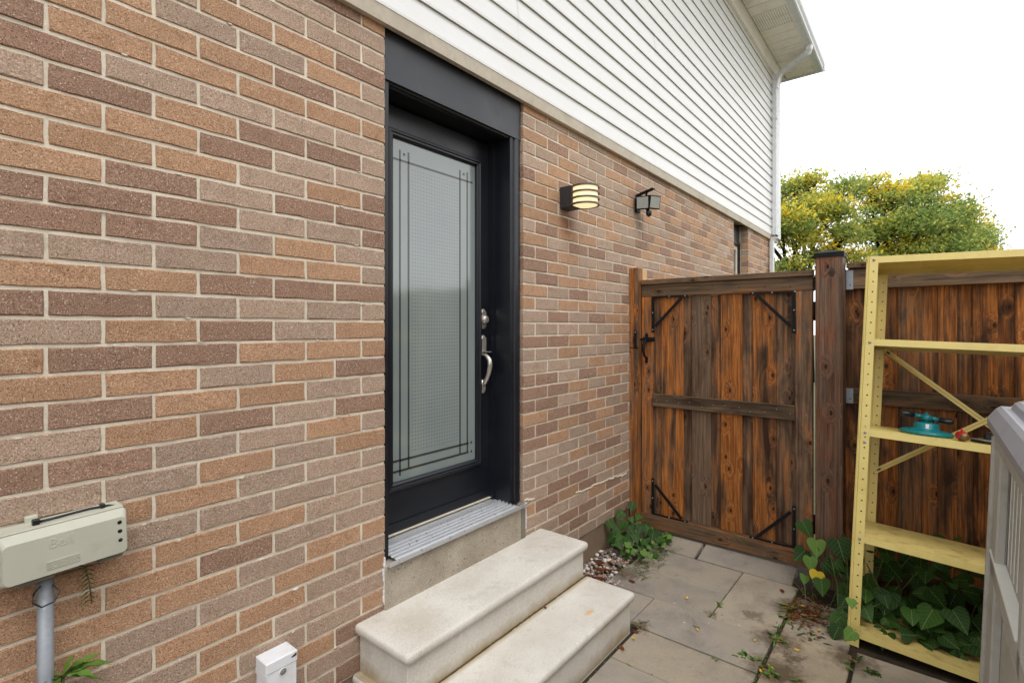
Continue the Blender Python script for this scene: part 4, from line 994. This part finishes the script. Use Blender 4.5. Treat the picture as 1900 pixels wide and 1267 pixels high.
for s_ in (-1, 1):
    mt = Matrix.Translation((0, 0, .092)) @ Matrix.Rotation(R(6), 4, 'Y')
    q = MB(); q.tube([(s_*.015, 0, 0), (s_*.058, 0, 0)], .011, 'teal', 12, True, mt); q.tube([(s_*.055, 0, 0), (s_*.118, 0, 0), (s_*.122, 0, 0)], [.0135, .0145, .011], 'black_plastic', 12, True, mt)
    for k in range(5): q.tube([(s_*(.065+k*.011), 0, .010), (s_*(.065+k*.011), 0, .018)], .003, 'black_plastic', 6, True, mt)
    q.build('spray_arm', sp)
rn = onshelf('hose_nozzle', 'small red hose nozzle lying beside the teal sprinkler', 'nozzle', .405, .07, R(15))
q = MB(); q.lathe([(.012, -.03), (.021, -.024), (.024, 0), (.020, .022), (.013, .034)], 'red', 20, Matrix.Translation((0, 0, .024)) @ Matrix.Rotation(R(90), 4, 'X')); q.build('body', rn)
q = MB(); q.lathe([(.009, 0), (.017, .002), (.018, .010), (.018, .012)], 'brass', 20, Matrix.Translation((0, -.030, .022)) @ rotX); q.build('thread', rn)
q = MB(); q.tube([(0, .01, .042), (0, .012, .060)], [.006, .003], 'red', 8); q.build('trigger', rn)
bo2 = onshelf('black_tool', 'flat black plastic garden gadget partly hidden behind the storage box', 'gadget', .535, .125, R(-12))
q = MB(); q.lathe([(.10, 0), (.106, .006), (.10, .014), (.07, .022)], 'black_plastic', 24, Matrix.Scale(.62, 4, (0, 1, 0))); q.build('base', bo2)
q = MB(); q.cbox(-.05, .09, -.03, .035, .014, .052, 'black_plastic', .008); q.build('housing', bo2)
q = MB(); q.tube([(-.09, -.035, .016), (-.03, -.06, .016), (.05, -.058, .018)], .004, 'box_dark', 8); q.build('trim_strip', bo2)

# ================================================================ STORAGE BIN
YB = -1.985
bn = thing('storage_box', 'tall beige plastic outdoor storage box with a grey lid', 'storage box', (2.0, -2.4, 0))
def P3(x, d, z):   # d: distance outward from the house-facing face; face leans out a little towards the foot
    return (x, YB-.012+d+(1.22-z)*.035, z)
q = MB()
def quad(mb, x0, x1, z0, z1, d0, m='bin'): mb.add([P3(x0, d0, z0), P3(x1, d0, z0), P3(x1, d0, z1), P3(x0, d0, z1)], [(0, 1, 2, 3)], m)
XL, XR = 1.25, 2.575
# solid core
q.add([(XL, -2.78, 0), (XR+.06, -2.78, 0), P3(XR+.06, -.03, 0), P3(XL, -.03, 0), (XL, -2.78, 1.23), (XR, -2.78, 1.23), P3(XR, -.03, 1.23), P3(XL, -.03, 1.23)],
      [(0, 1, 5, 4), (1, 2, 6, 5), (2, 3, 7, 6), (3, 0, 4, 7), (4, 5, 6, 7), (0, 3, 2, 1)], 'bin')
def pbox(x0, x1, z0, z1, d0, d1, m='bin', c_=.006):
    mb = MB(); mb.cbox(x0, x1, d0, d1, z0, z1, m, c_); mb.v = [(x, YB-.012+y+(1.22-z)*.035, z) for x, y, z in mb.v]; return mb
rel(q, bn.location).build('body', bn)
for (x0, x1, z0, z1) in ((XL, XR, 1.155, 1.238), (XL, XR, .705, .775), (2.42, XR+.003, .0, 1.154), (1.80, 1.86, .0, 1.154), (XL, 1.31, .0, 1.154), (XL, XR, .0, .08)):
    rel(pbox(x0, x1, z0, z1, -.029, .0), bn.location).build('frame_rib', bn)
rel(pbox(1.87, 2.57, .776, .788, -.03, .004, 'bin_white', .003), bn.location).build('ledge_highlight', bn)  # bright highlight along the ledge, put in as a near-white colour
x = 1.34
while x < 2.42:
    if not (1.79 < x < 1.87): rel(pbox(x, x+.004, .80, 1.15, -.0295, -.0265, 'bin_white', .001), bn.location).build('groove_line', bn)
    x += .074
rel(pbox(1.93, 2.35, .16, .63, -.031, -.018, 'bin', .008), bn.location).build('raised_panel', bn)
q = MB(); q.cbox(XR-.012, XR+.028, 0, .030, .0, 1.20, 'bin', .006); q.v = [(x+(1.2-z)*.03, YB-.032+y+(1.22-z)*.035, z) for x, y, z in q.v]; rel(q, bn.location).build('corner_post', bn)
q = MB()
def lr(o, z): return [(XL-.03+o, -2.82+o, z), (XR+.035-o, -2.82+o, z), (XR+.035-o, YB+.010-o, z), (XL-.03+o, YB+.010-o, z)]
rr_ = [lr(.012, 1.225), lr(.0, 1.235), lr(.0, 1.262), lr(.022, 1.300), lr(.034, 1.312), lr(.040, 1.312), lr(.046, 1.306), lr(.058, 1.306), lr(.066, 1.328), lr(.078, 1.338)]
loft(rr_, 'bin_lid', q, I4); rel(q, bn.location).build('lid', bn)
q = MB(); x = 1.4
while x < XR-.08: q.cbox(x, x+.006, -2.7, YB-.07, 1.3375, 1.3405, 'bin_lid', .001); x += .13
rel(q, bn.location).build('lid_ridge', bn)

# ================================================================ PEBBLES
rp = random.Random(3); gv = MB()
ico = bmesh.new(); bmesh.ops.create_icosphere(ico, subdivisions=1, radius=1); IV = [v_.co.copy() for v_ in ico.verts]; IF = [tuple(v_.index for v_ in f_.verts) for f_ in ico.faces]; ico.free()
def pebble(x, y, z, r):
    s_ = (rp.uniform(.8, 1.5), rp.uniform(.7, 1.1), rp.uniform(.5, .8)); mt = Matrix.Translation((x, y, z)) @ Matrix.Rotation(rp.uniform(0, 6), 4, 'Z')
    gv.add([(v_.x*s_[0]*r*rp.uniform(.88, 1.1), v_.y*s_[1]*r*rp.uniform(.88, 1.1), v_.z*s_[2]*r) for v_ in IV], IF, rp.choice(('peb0', 'peb1', 'peb2', 'peb3', 'peb4')), True, mt)
for i in range(950):
    x = rp.uniform(2.53, 3.68); y = rp.uniform(-.36, .0)
    if y < -.22 and x > 2.93: continue
    if y < -.30 and x > 2.6: continue
    pebble(x, y, rp.uniform(-.012, .012), rp.uniform(.009, .019))
for i in range(260): pebble(rp.uniform(.3, 1.2), rp.uniform(-.27, 0), rp.uniform(-.012, .005), rp.uniform(.009, .017))
gv.build('gravel', fix=False, kind='stuff')

# ================================================================ PLANTS
def heart(size, m, seed):
    rg = random.Random(seed); mb = MB()
    out_ = [(0, 0), (.16, .10), (.34, .10), (.48, -.04), (.50, -.24), (.42, -.46), (.28, -.68), (.12, -.88), (0, -1.02)]
    mid = [(0, 0), (0, -.02), (0, -.08), (0, -.18), (0, -.32), (0, -.48), (0, -.66), (0, -.84), (0, -1.02)]
    cup = rg.uniform(-.04, .16); bend = rg.uniform(.1, .45); wv = rg.uniform(0, 6)
    vs = []
    Z = lambda x, y: cup*abs(x)*.8-bend*(y*y)*.35+.02*math.sin(9*y+wv+4*abs(x))*abs(x)*2
    for x, y in mid: vs.append((x*size, y*size, Z(0, y)*size))
    for s_ in (1, -1):
        oo = [(x*s_*rg.uniform(.92, 1.06), y) for x, y in out_]
        for x, y in oo: vs.append((x*size, y*size, Z(x, y)*size))
        for (x, y), (_, my) in zip(oo, mid): vs.append((x*.5*size, (y+my)*.5*size, (Z(x*.5, (y+my)*.5)+.012)*size))
    fs = []
    for s_ in (0, 1):
        o_ = 9+s_*18; i_ = o_+9
        for k in range(8):
            a, b = (k, k+1, i_+k+1, i_+k), (i_+k, i_+k+1, o_+k+1, o_+k)
            fs += [a, b] if s_ == 0 else [a[::-1], b[::-1]]
    mb.add(vs, fs, m, True); return mb.mesh('leaf')
HM = {m: [heart(1, m, s_) for s_ in range(5)] for m in ('vine', 'vine_light', 'vine_yellow')}
rl = random.Random(11)
def leaf(parent, p, size, face, roll, m='vine'):
    """face: direction the blade looks to; roll: turn of the tip"""
    o = link('leaf', rl.choice(HM[m]), parent); n_ = Vector(face).normalized()
    q_ = n_.to_track_quat('Z', 'Y'); mt = Matrix.Translation(Vector(p)-Vector(parent.location)) @ q_.to_matrix().to_4x4() @ Matrix.Rotation(roll, 4, 'Z') @ Matrix.Translation((0, size*.45, 0)) @ Matrix.Scale(size, 4)
    o.matrix_local = mt; return o
CAMP = Vector((0, -1.8, 1.6))
def toward(p, up=.9, jit=.4):
    d = (CAMP-Vector(p)); d.z = 0; d.normalize(); return d*.75+Vector((rl.uniform(-jit, jit), rl.uniform(-jit, jit), up))
v1 = thing('heart_leaf_vine', 'heart leaved vine growing in the gravel between the steps and gate', 'vine', (3.35, -.12, 0))
base1 = [(3.52, -.10, .16), (3.42, -.07, .15), (3.33, -.05, .14), (3.42, -.14, .14), (3.28, -.12, .12), (3.33, -.22, .13), (3.24, -.14, .09), (3.30, -.18, .11), (3.46, -.19, .14), (3.52, -.22, .12), (3.50, -.27, .11),
         (3.56, -.13, .19), (3.60, -.06, .24), (3.44, -.04, .22), (3.60, -.26, .08), (3.40, -.26, .08), (3.53, -.31, .07), (3.60, -.18, .12), (3.22, -.08, .12), (3.37, -.10, .18), (3.47, -.12, .19), (3.30, -.04, .19), (3.62, -.33, .06), (3.36, -.15, .10)]
for p in base1: leaf(v1, p, rl.uniform(.045, .08), toward(p), R(rl.uniform(-60, 60)))
for i in range(90):
    p = (rl.uniform(3.18, 3.66), rl.uniform(-.36, -.02), rl.uniform(.02, .12)); leaf(v1, p, rl.uniform(.02, .05), toward(p, 1.2, .7), rl.uniform(0, 6.3), rl.choice(('vine', 'vine', 'vine_light')))
q = MB()
for p in base1: q.tube([(p[0]+.03, p[1]+.02, 0), (p[0]+.02, p[1]+.02, p[2]*.5), (p[0]+.004, p[1], p[2]-.004)], .0016, 'stem', 5, False)
rel(q, v1.location).build('stem', v1)
v2 = thing('shelf_vine', 'large heart leaved vine spilling round the foot of the yellow shelving', 'vine', (3.45, -1.6, 0))
big = VINE2 if 'VINE2' in globals() else []
big = [(3.62, -1.218, 0.353, 0.1, 'vine'), (3.55, -1.285, 0.274, 0.105, 'vine_light'), (3.6, -1.189, 0.188, 0.1, 'vine'), (3.5, -1.413, 0.316, 0.13, 'vine'), (3.5, -1.26, 0.191, 0.085, 'vine_light'), (3.5, -1.367, 0.197, 0.1, 'vine'), (3.42, -1.419, 0.248, 0.07, 'vine'), (3.45, -1.237, 0.11, 0.06, 'vine_light'), (3.44, -1.3, 0.146, 0.085, 'vine_yellow'), (3.38, -1.335, 0.124, 0.095, 'vine'), (3.35, -1.447, 0.156, 0.085, 'vine'), (3.25, -1.45, 0.122, 0.08, 'vine'), (3.02, -1.511, 0.239, 0.05, 'vine_light'), (3.15, -1.432, 0.065, 0.085, 'vine'), (3.1, -1.436, 0.031, 0.08, 'vine'), (3.0, -1.504, 0.089, 0.07, 'vine_light'), (3.42, -1.452, 0.212, 0.09, 'vine'), (3.35, -1.559, 0.221, 0.1, 'vine'), (3.25, -1.637, 0.191, 0.12, 'vine'), (3.2, -1.802, 0.192, 0.12, 'vine'), (3.2, -1.556, 0.14, 0.1, 'vine'), (3.2, -1.742, 0.178, 0.09, 'vine'), (3.4, -1.666, 0.302, 0.1, 'vine'), (3.3, -1.841, 0.258, 0.1, 'vine'), (3.2, -1.918, 0.223, 0.11, 'vine'), (3.45, -1.495, 0.292, 0.09, 'vine')]
for (x, y, z, s_, m) in big:
    leaf(v2, (x, y, z), s_*.95, toward((x, y, z), .7, .35), R(rl.uniform(-50, 50)), m)
for i in range(290):
    x = rl.uniform(3.14, 3.76); y = rl.uniform(-2.45, -1.42); top = .05+.42*min(1, (x-3.0)/.6)*(1 if y < -1.5 else .6)
    p = (x, y, rl.uniform(.02, max(.05, top))); leaf(v2, p, rl.uniform(.035, .10), toward(p, .9, .7), rl.uniform(-1.8, 1.8), 'vine')
q = MB()
for i in range(60):
    x = rl.uniform(3.2, 3.7); y = rl.uniform(-2.4, -1.3); h_ = rl.uniform(.1, .42)
    q.tube([(x, y, -.01), (x+rl.uniform(-.06, .06), y+rl.uniform(-.06, .06), h_*.5), (x+rl.uniform(-.12, .1), y+rl.uniform(-.12, .1), h_)], .0018, 'stem', 5, False)
q.tube([(3.60, -1.14, .03), (3.4, -1.25, .035), (3.28, -1.38, .03), (3.15, -1.47, .03)], .002, 'weed_dry', 5)
rel(q, v2.location).build('stem', v2)
def blade(mb, p, d, L, w, m, arch=.5, jag=False):
    """narrow arching leaf"""
    p = Vector(p); d = Vector(d).normalized(); sd_ = d.cross(Vector((0, 0, 1)));
    if sd_.length < .05: sd_ = Vector((1, 0, 0))
    sd_.normalize(); vs = []; n = 6
    for i in range(n+1):
        t = i/n; c_ = p+d*L*t+Vector((0, 0, -arch*L*t*t)); ww = w*math.sin(math.pi*min(1, .12+t*.86))*(1-.2*t)
        if jag and i % 2: ww *= .45
        vs += [c_-sd_*ww/2, c_+Vector((0, 0, -ww*.15)), c_+sd_*ww/2]
    fs = []
    for i in range(n): fs += [(3*i, 3*i+1, 3*i+4, 3*i+3), (3*i+1, 3*i+2, 3*i+5, 3*i+4)]
    mb.add(vs, fs, m, True)
def weed(label, x, y, r, n, jag=False, m=('weed', 'vine', 'weed', 'vine_light', 'weed_dry'), z=0, up=.35):
    o = thing('weed', label, 'weed', (x, y, z)); mb = MB()
    dr = rl.uniform(0, 3.1); cr_ = [(0, 0)]+[(math.cos(dr)*rl.gauss(0, r*.5), math.sin(dr)*rl.gauss(0, r*.5)) for _ in range(max(2, n//5))]
    for i in range(n*2):
        a = rl.uniform(0, 6.3); e = rl.uniform(.05, up+.5); q0 = rl.choice(cr_); k_ = .62 if q0 == (0, 0) else .36
        blade(mb, (q0[0]+rl.gauss(0, r*.06), q0[1]+rl.gauss(0, r*.06), 0.001), (math.cos(a), math.sin(a), e), r*k_*rl.uniform(.35, 1.05), r*rl.uniform(.05, .13), rl.choice(m), rl.uniform(.1, .6), jag and rl.random() < .7)
    mb.build('leaf_rosette', o, fix=False); return o
weed('dandelion weed rooted in the joint where four slabs meet', 2.90, -1.195, .15, 24, True)
weed('ragged low weed at the bottom edge of the paving', 2.60, -1.24, .16, 30, True)
weed('low weed beside the red brown leaves near the vine', 3.27, -1.20, .13, 26)
weed('small green tuft halfway along the slab joint', 3.06, -.868, .07, 16)
weed('tiny sprig at the lower end of the slab joint', 2.93, -.874, .045, 10)
weed('dandelion leaves in front of the shelving foot', 2.93, -1.53, .16, 16, True)
weed('tiny weed beside the corner of the lower step', 2.57, -.60, .08, 12)
weed('little grass tuft in the joint nearest the camera', 2.54, -1.0, .04, 8)
weed('small yellow green weed in the gravel beside the steps', 2.74, -.24, .07, 16, False, ('weed', 'vine_light'))
weed('creeping green weed at the corner of the gravel bed', 2.62, -.27, .07, 14)
weed('sprig growing in the slab joint beyond the lower step', 2.24, -.70, .03, 7)
# grass blades beside the vine
q = MB()
for i in range(240):
    x = rl.uniform(3.02, 3.66); y = rl.uniform(-.42, -.2); a = rl.uniform(0, 6.3)
    blade(q, (x, y, .0), (math.cos(a), math.sin(a), rl.uniform(.2, 1.4)), rl.uniform(.04, .12), .004, rl.choice(('weed', 'vine', 'weed_dry')), .6)
for i in range(160):
    x = rl.uniform(3.0, 3.6); y = rl.uniform(-1.42, -1.16); a = rl.uniform(0, 6.3)
    blade(q, (x, y, .0), (math.cos(a), math.sin(a), rl.uniform(.1, .9)), rl.uniform(.02, .06), .008, rl.choice(('weed', 'vine', 'weed_dry')), .6)
for (xa, ya, xb, yb, n_) in ((2.89, -.55, 2.89, -1.19, 26), (2.56, -.6, 2.56, -1.19, 26), (2.89, -.865, 3.56, -.865, 40), (3.2, -.23, 3.2, -.86, 10), (2.5, -1.193, 3.5, -1.193, 60), (2.245, -.6, 2.245, -1.1, 16), (3.56, -.6, 3.56, -1.1, 14), (1.3, -.60, 2.5, -.60, 40)):
    for i in range(n_):
        t = rl.random(); a = rl.uniform(0, 6.3); blade(q, (xa+(xb-xa)*t, ya+(yb-ya)*t, -.008), (math.cos(a), math.sin(a), rl.uniform(.4, 1.4)), rl.uniform(.01, .026), .004, rl.choice(('weed', 'vine')), .5)
q.build('grass', fix=False, kind='stuff')
# fallen leaves
q = MB()
def fallen(x, y, r, m, z=.004):
    a = rl.uniform(0, 6.3); mt = Matrix.Translation((x, y, z)) @ Matrix.Rotation(a, 4, 'Z') @ Matrix.Rotation(rl.uniform(-.3, .3), 4, 'X')
    q.add([(-r, 0, .002), (-r*.4, r*.42, .004), (r*.4, r*.36, .003), (r, 0, .006), (r*.4, -r*.36, 0), (-r*.4, -r*.4, .001), (0, 0, -.001)], [(0, 1, 6), (1, 2, 6), (2, 3, 6), (3, 4, 6), (4, 5, 6), (5, 0, 6)], m, True, mt)
for (x, y, r, m) in ((2.72, -.86, .016, 'dead_y'), (2.745, -.845, .018, 'box_dark'), (2.81, -1.12, .015, 'dead_y'), (2.64, -1.23, .016, 'dead_y'), (2.58, -1.2, .014, 'dead_y'), (2.98, -.36, .028, 'dead'), (3.44, -1.12, .025, 'dead'),
                     (2.33, -.62, .022, 'dead'), (2.50, -.615, .02, 'dead'), (2.44, -.63, .016, 'dead_y'), (2.09, -.325, .012, 'dead'), (2.86, -1.30, .014, 'dead_y'), (3.0, -.70, .014, 'dead_y'), (3.33, -1.24, .02, 'dead_y'), (3.12, -1.36, .018, 'dead_y')):
    fallen(x, y, r, m, .205 if m == 'dead' and x == 2.09 else .005)
for i in range(130): fallen(rl.gauss(3.26, .09), rl.gauss(-1.29, .05), rl.uniform(.006, .022), rl.choice(('dead', 'dead', 'weed_dry')), rl.uniform(.003, .02))
for i in range(26): fallen(rl.uniform(2.55, 3.1), rl.uniform(-.27, -.02), rl.uniform(.018, .04), 'dead', rl.uniform(.012, .03))
for i in range(60):
    q.add([(x_, y_, .003+z_) for x_, y_, z_ in ((0, 0, 0), (.004, .001, .001), (.003, .004, 0))], [(0, 1, 2)], 'weed_dry', False, Matrix.Translation((rl.uniform(1.8, 3.5), rl.uniform(-1.5, -.6), 0)) @ Matrix.Rotation(rl.uniform(0, 6), 4, 'Z') @ Matrix.Scale(rl.uniform(.8, 2.2), 4))
q.build('leaf_litter', fix=False, kind='stuff')
# plants by the conduit
w1 = thing('thistle', 'spiky pale green thistle behind the grey conduit at the bottom left', 'weed', (.306, -.045, .690)); q = MB()
for (a_, e_, L_) in ((10, .9, .10), (60, 1.6, .08), (-30, .5, .11), (200, .7, .07), (150, 1.3, .06), (-70, .3, .09), (-10, -.1, .08), (30, .25, .10), (240, .2, .08), (-50, 1.1, .07)):
    blade(q, (0, 0, 0), (math.cos(R(a_)), math.sin(R(a_))*.3-.15, e_), L_*1.1, L_*.42, rl.choice(('weed', 'vine_light', 'vine_light')), .5, True)
q.build('leaf_rosette', w1, fix=False)
q = MB(); q.tube([(0, 0, -.67), (0, .01, -.3), (0, 0, .0)], .004, 'stem', 6); q.build('stalk', w1)
w2 = thing('hanging_fern', 'small fern sprig hanging under the junction box', 'fern', (.335, -.02, .955))
q = MB(); q.tube([(-.05, 0, -.01), (-.01, -.006, .012), (.012, -.01, .0), (.018, -.014, -.03), (.022, -.014, -.075)], .0012, 'stem', 5)
for i in range(9):
    z = .002-i*.0085
    for s_ in (-1, 1): blade(q, (.017, -.014, z), (s_, 0, -.5), .013, .008, 'vine', .3)
for i in range(6): blade(q, (-.01+i*.012, -.01, .012), (rl.uniform(-1, 1), 0, .5), .012, .006, 'vine', .3)
q.build('frond', w2, fix=False); w2.scale = (1.5, 1.2, 1.4)

# ================================================================ TREES beyond the fence
def tree(label, base, trunk_h, blobs, nleaf, ymix, seed, lsz=(.08, .14)):
    rg = random.Random(seed); t = thing('honey_locust_tree', label, 'tree', base, 'trees beyond the fence'); b = Vector(base)
    tr = MB(); tr.tube([(0, 0, -.1), (.05, 0, trunk_h*.5), (0, .05, trunk_h)], [.17, .13, .10], 'bark', 10); tr.build('trunk', t)
    lm = MB(); lv = {k: ([], []) for k in ('tree_g', 'tree_m', 'tree_y')}
    tips = []
    for (c_, r_) in blobs:
        c_ = Vector(c_)-b
        p0 = Vector((0, .05, trunk_h)); mid = p0.lerp(c_, .5)+Vector((rg.uniform(-.3, .3), rg.uniform(-.3, .3), rg.uniform(-.2, .3)))
        lm.tube([p0, mid, c_], [.075, .05, .022], 'bark', 7, False)
        for k in range(9):
            d = Vector((rg.gauss(0, 1), rg.gauss(0, 1), rg.gauss(.15, .8))); d.normalize(); e = c_+Vector((d.x*r_[0], d.y*r_[1], d.z*r_[2]))*.85
            s_ = mid.lerp(c_, rg.random()); m2 = s_.lerp(e, .5)+Vector((rg.uniform(-.15, .15), rg.uniform(-.15, .15), rg.uniform(-.05, .2)))
            lm.tube([s_, m2, e], [.03, .018, .006], 'bark', 5, False)
            for j in range(3):
                e2 = m2.lerp(e, rg.uniform(.2, 1))+Vector((rg.uniform(-.4, .4), rg.uniform(-.4, .4), rg.uniform(-.25, .3)))*.9; lm.tube([m2, e2], [.01, .004], 'bark', 4, False)
    lm.build('limb', t)
    vol = sum(r_[0]*r_[1]*r_[2] for _, r_ in blobs)
    for (c_, r_) in blobs:
        c_ = Vector(c_)-b; nn = int(nleaf*r_[0]*r_[1]*r_[2]/vol); nclump = max(20, nn//44)
        for k in range(nclump):
            d = Vector((rg.gauss(0, 1), rg.gauss(0, 1), rg.gauss(.1, .9))); d.normalize(); rad = rg.uniform(.3, 1.02)**.6
            cc = c_+Vector((d.x*r_[0], d.y*r_[1], d.z*r_[2]))*rad
            nv = noise.noise((cc+b)*.9+Vector((seed, 0, 0)))+.25*rg.uniform(-1, 1)+ymix+.18*(cc.z-c_.z)/r_[2]
            key = 'tree_y' if nv > .42 else ('tree_m' if nv > .12 else 'tree_g')
            fl = rg.uniform(.13, .30)
            ax = Vector((rg.uniform(-1, 1), rg.uniform(-1, 1), rg.uniform(-.5, .2))).normalized()
            for j in range(44):
                q_ = cc+Vector((rg.gauss(0, fl), rg.gauss(0, fl), rg.gauss(0, fl*.42)))
                L = rg.uniform(*lsz); W2 = L*.5; a = (ax+Vector((rg.uniform(-1, 1), rg.uniform(-1, 1), rg.uniform(-.7, .4)))*.8).normalized(); s2 = a.cross(Vector((rg.uniform(-1, 1), rg.uniform(-1, 1), rg.uniform(-.2, 1)))).normalized()
                k2 = key if rg.random() < .8 else rg.choice(('tree_g', 'tree_m', 'tree_m', 'tree_y' if ymix > .1 else 'tree_g'))
                vs_, fs_ = lv[k2]; n0 = len(vs_); vs_ += [q_-a*L/2, q_+s2*W2/2, q_+a*L/2-Vector((0, 0, L*.15)), q_-s2*W2/2]; fs_.append((n0, n0+1, n0+2, n0+3))
    cr = MB()
    for k, (vs_, fs_) in lv.items():
        if vs_: cr.add(vs_, fs_, k)
    cr.build('crown', t, fix=False, kind='stuff'); return t
tree("tall loose tree with yellow tinged crown next to the downspout", (17.68, 0.98, 0), 2.6, [((16.86, 1.2, 5.61), (0.47, 0.47, 0.25)), ((17.11, 0.89, 5.09), (0.87, 0.87, 0.38)), ((18.29, 0.22, 5.74), (0.54, 0.54, 0.28)), ((17.79, 0.37, 4.97), (0.71, 0.71, 0.38)), ((16.06, 1.4, 4.59), (0.79, 0.79, 0.47)), ((16.91, 1.14, 4.22), (0.63, 0.63, 0.31)), ((17.7, 0.16, 4.3), (0.63, 0.63, 0.31)), ((17.65, 0.7, 3.79), (0.54, 0.54, 0.28)), ((17.19, 2.38, 5.4), (0.79, 0.79, 0.63)), ((16.71, 1.38, 3.35), (0.66, 0.66, 0.28)), ((18.29, 0.22, 3.66), (0.63, 0.63, 0.28)), ((17.11, 0.89, 5.87), (0.25, 0.25, 0.14))], 20000, .13, 1)
tree("broad olive green tree rising behind the fence post", (20.25, -1.41, 0), 2.4, [((19.43, -0.39, 5.91), (0.74, 0.74, 0.37)), ((19.64, -0.96, 5.44), (0.81, 0.81, 0.4)), ((20.61, -1.54, 5.93), (0.67, 0.67, 0.34)), ((21.08, -1.8, 6.22), (0.37, 0.37, 0.2)), ((20.83, -2.13, 5.32), (0.71, 0.71, 0.4)), ((19.37, -1.43, 4.67), (1.01, 1.01, 0.44)), ((20.06, -0.53, 4.64), (0.84, 0.84, 0.44)), ((21.49, -2.47, 4.7), (0.67, 0.67, 0.37)), ((20.78, -2.06, 4.06), (1.01, 1.01, 0.44)), ((20.04, -1.15, 3.89), (1.01, 1.01, 0.44)), ((19.83, -0.89, 3.05), (1.34, 1.34, 0.67)), ((20.6, -2.31, 5.08), (0.5, 0.5, 0.3))], 36000, .0, 2)
tree("small golden leaved tree at the right end of the treetops", (25.62, -3.27, 0), 2.4, [((25.37, -2.96, 5.76), (0.52, 0.52, 0.26)), ((26.12, -3.26, 5.29), (0.44, 0.44, 0.28)), ((24.9, -2.87, 4.87), (0.68, 0.68, 0.4)), ((25.65, -3.32, 4.62), (0.52, 0.52, 0.28)), ((25.62, -3.27, 4.12), (0.8, 0.8, 0.4))], 8000, .33, 3)
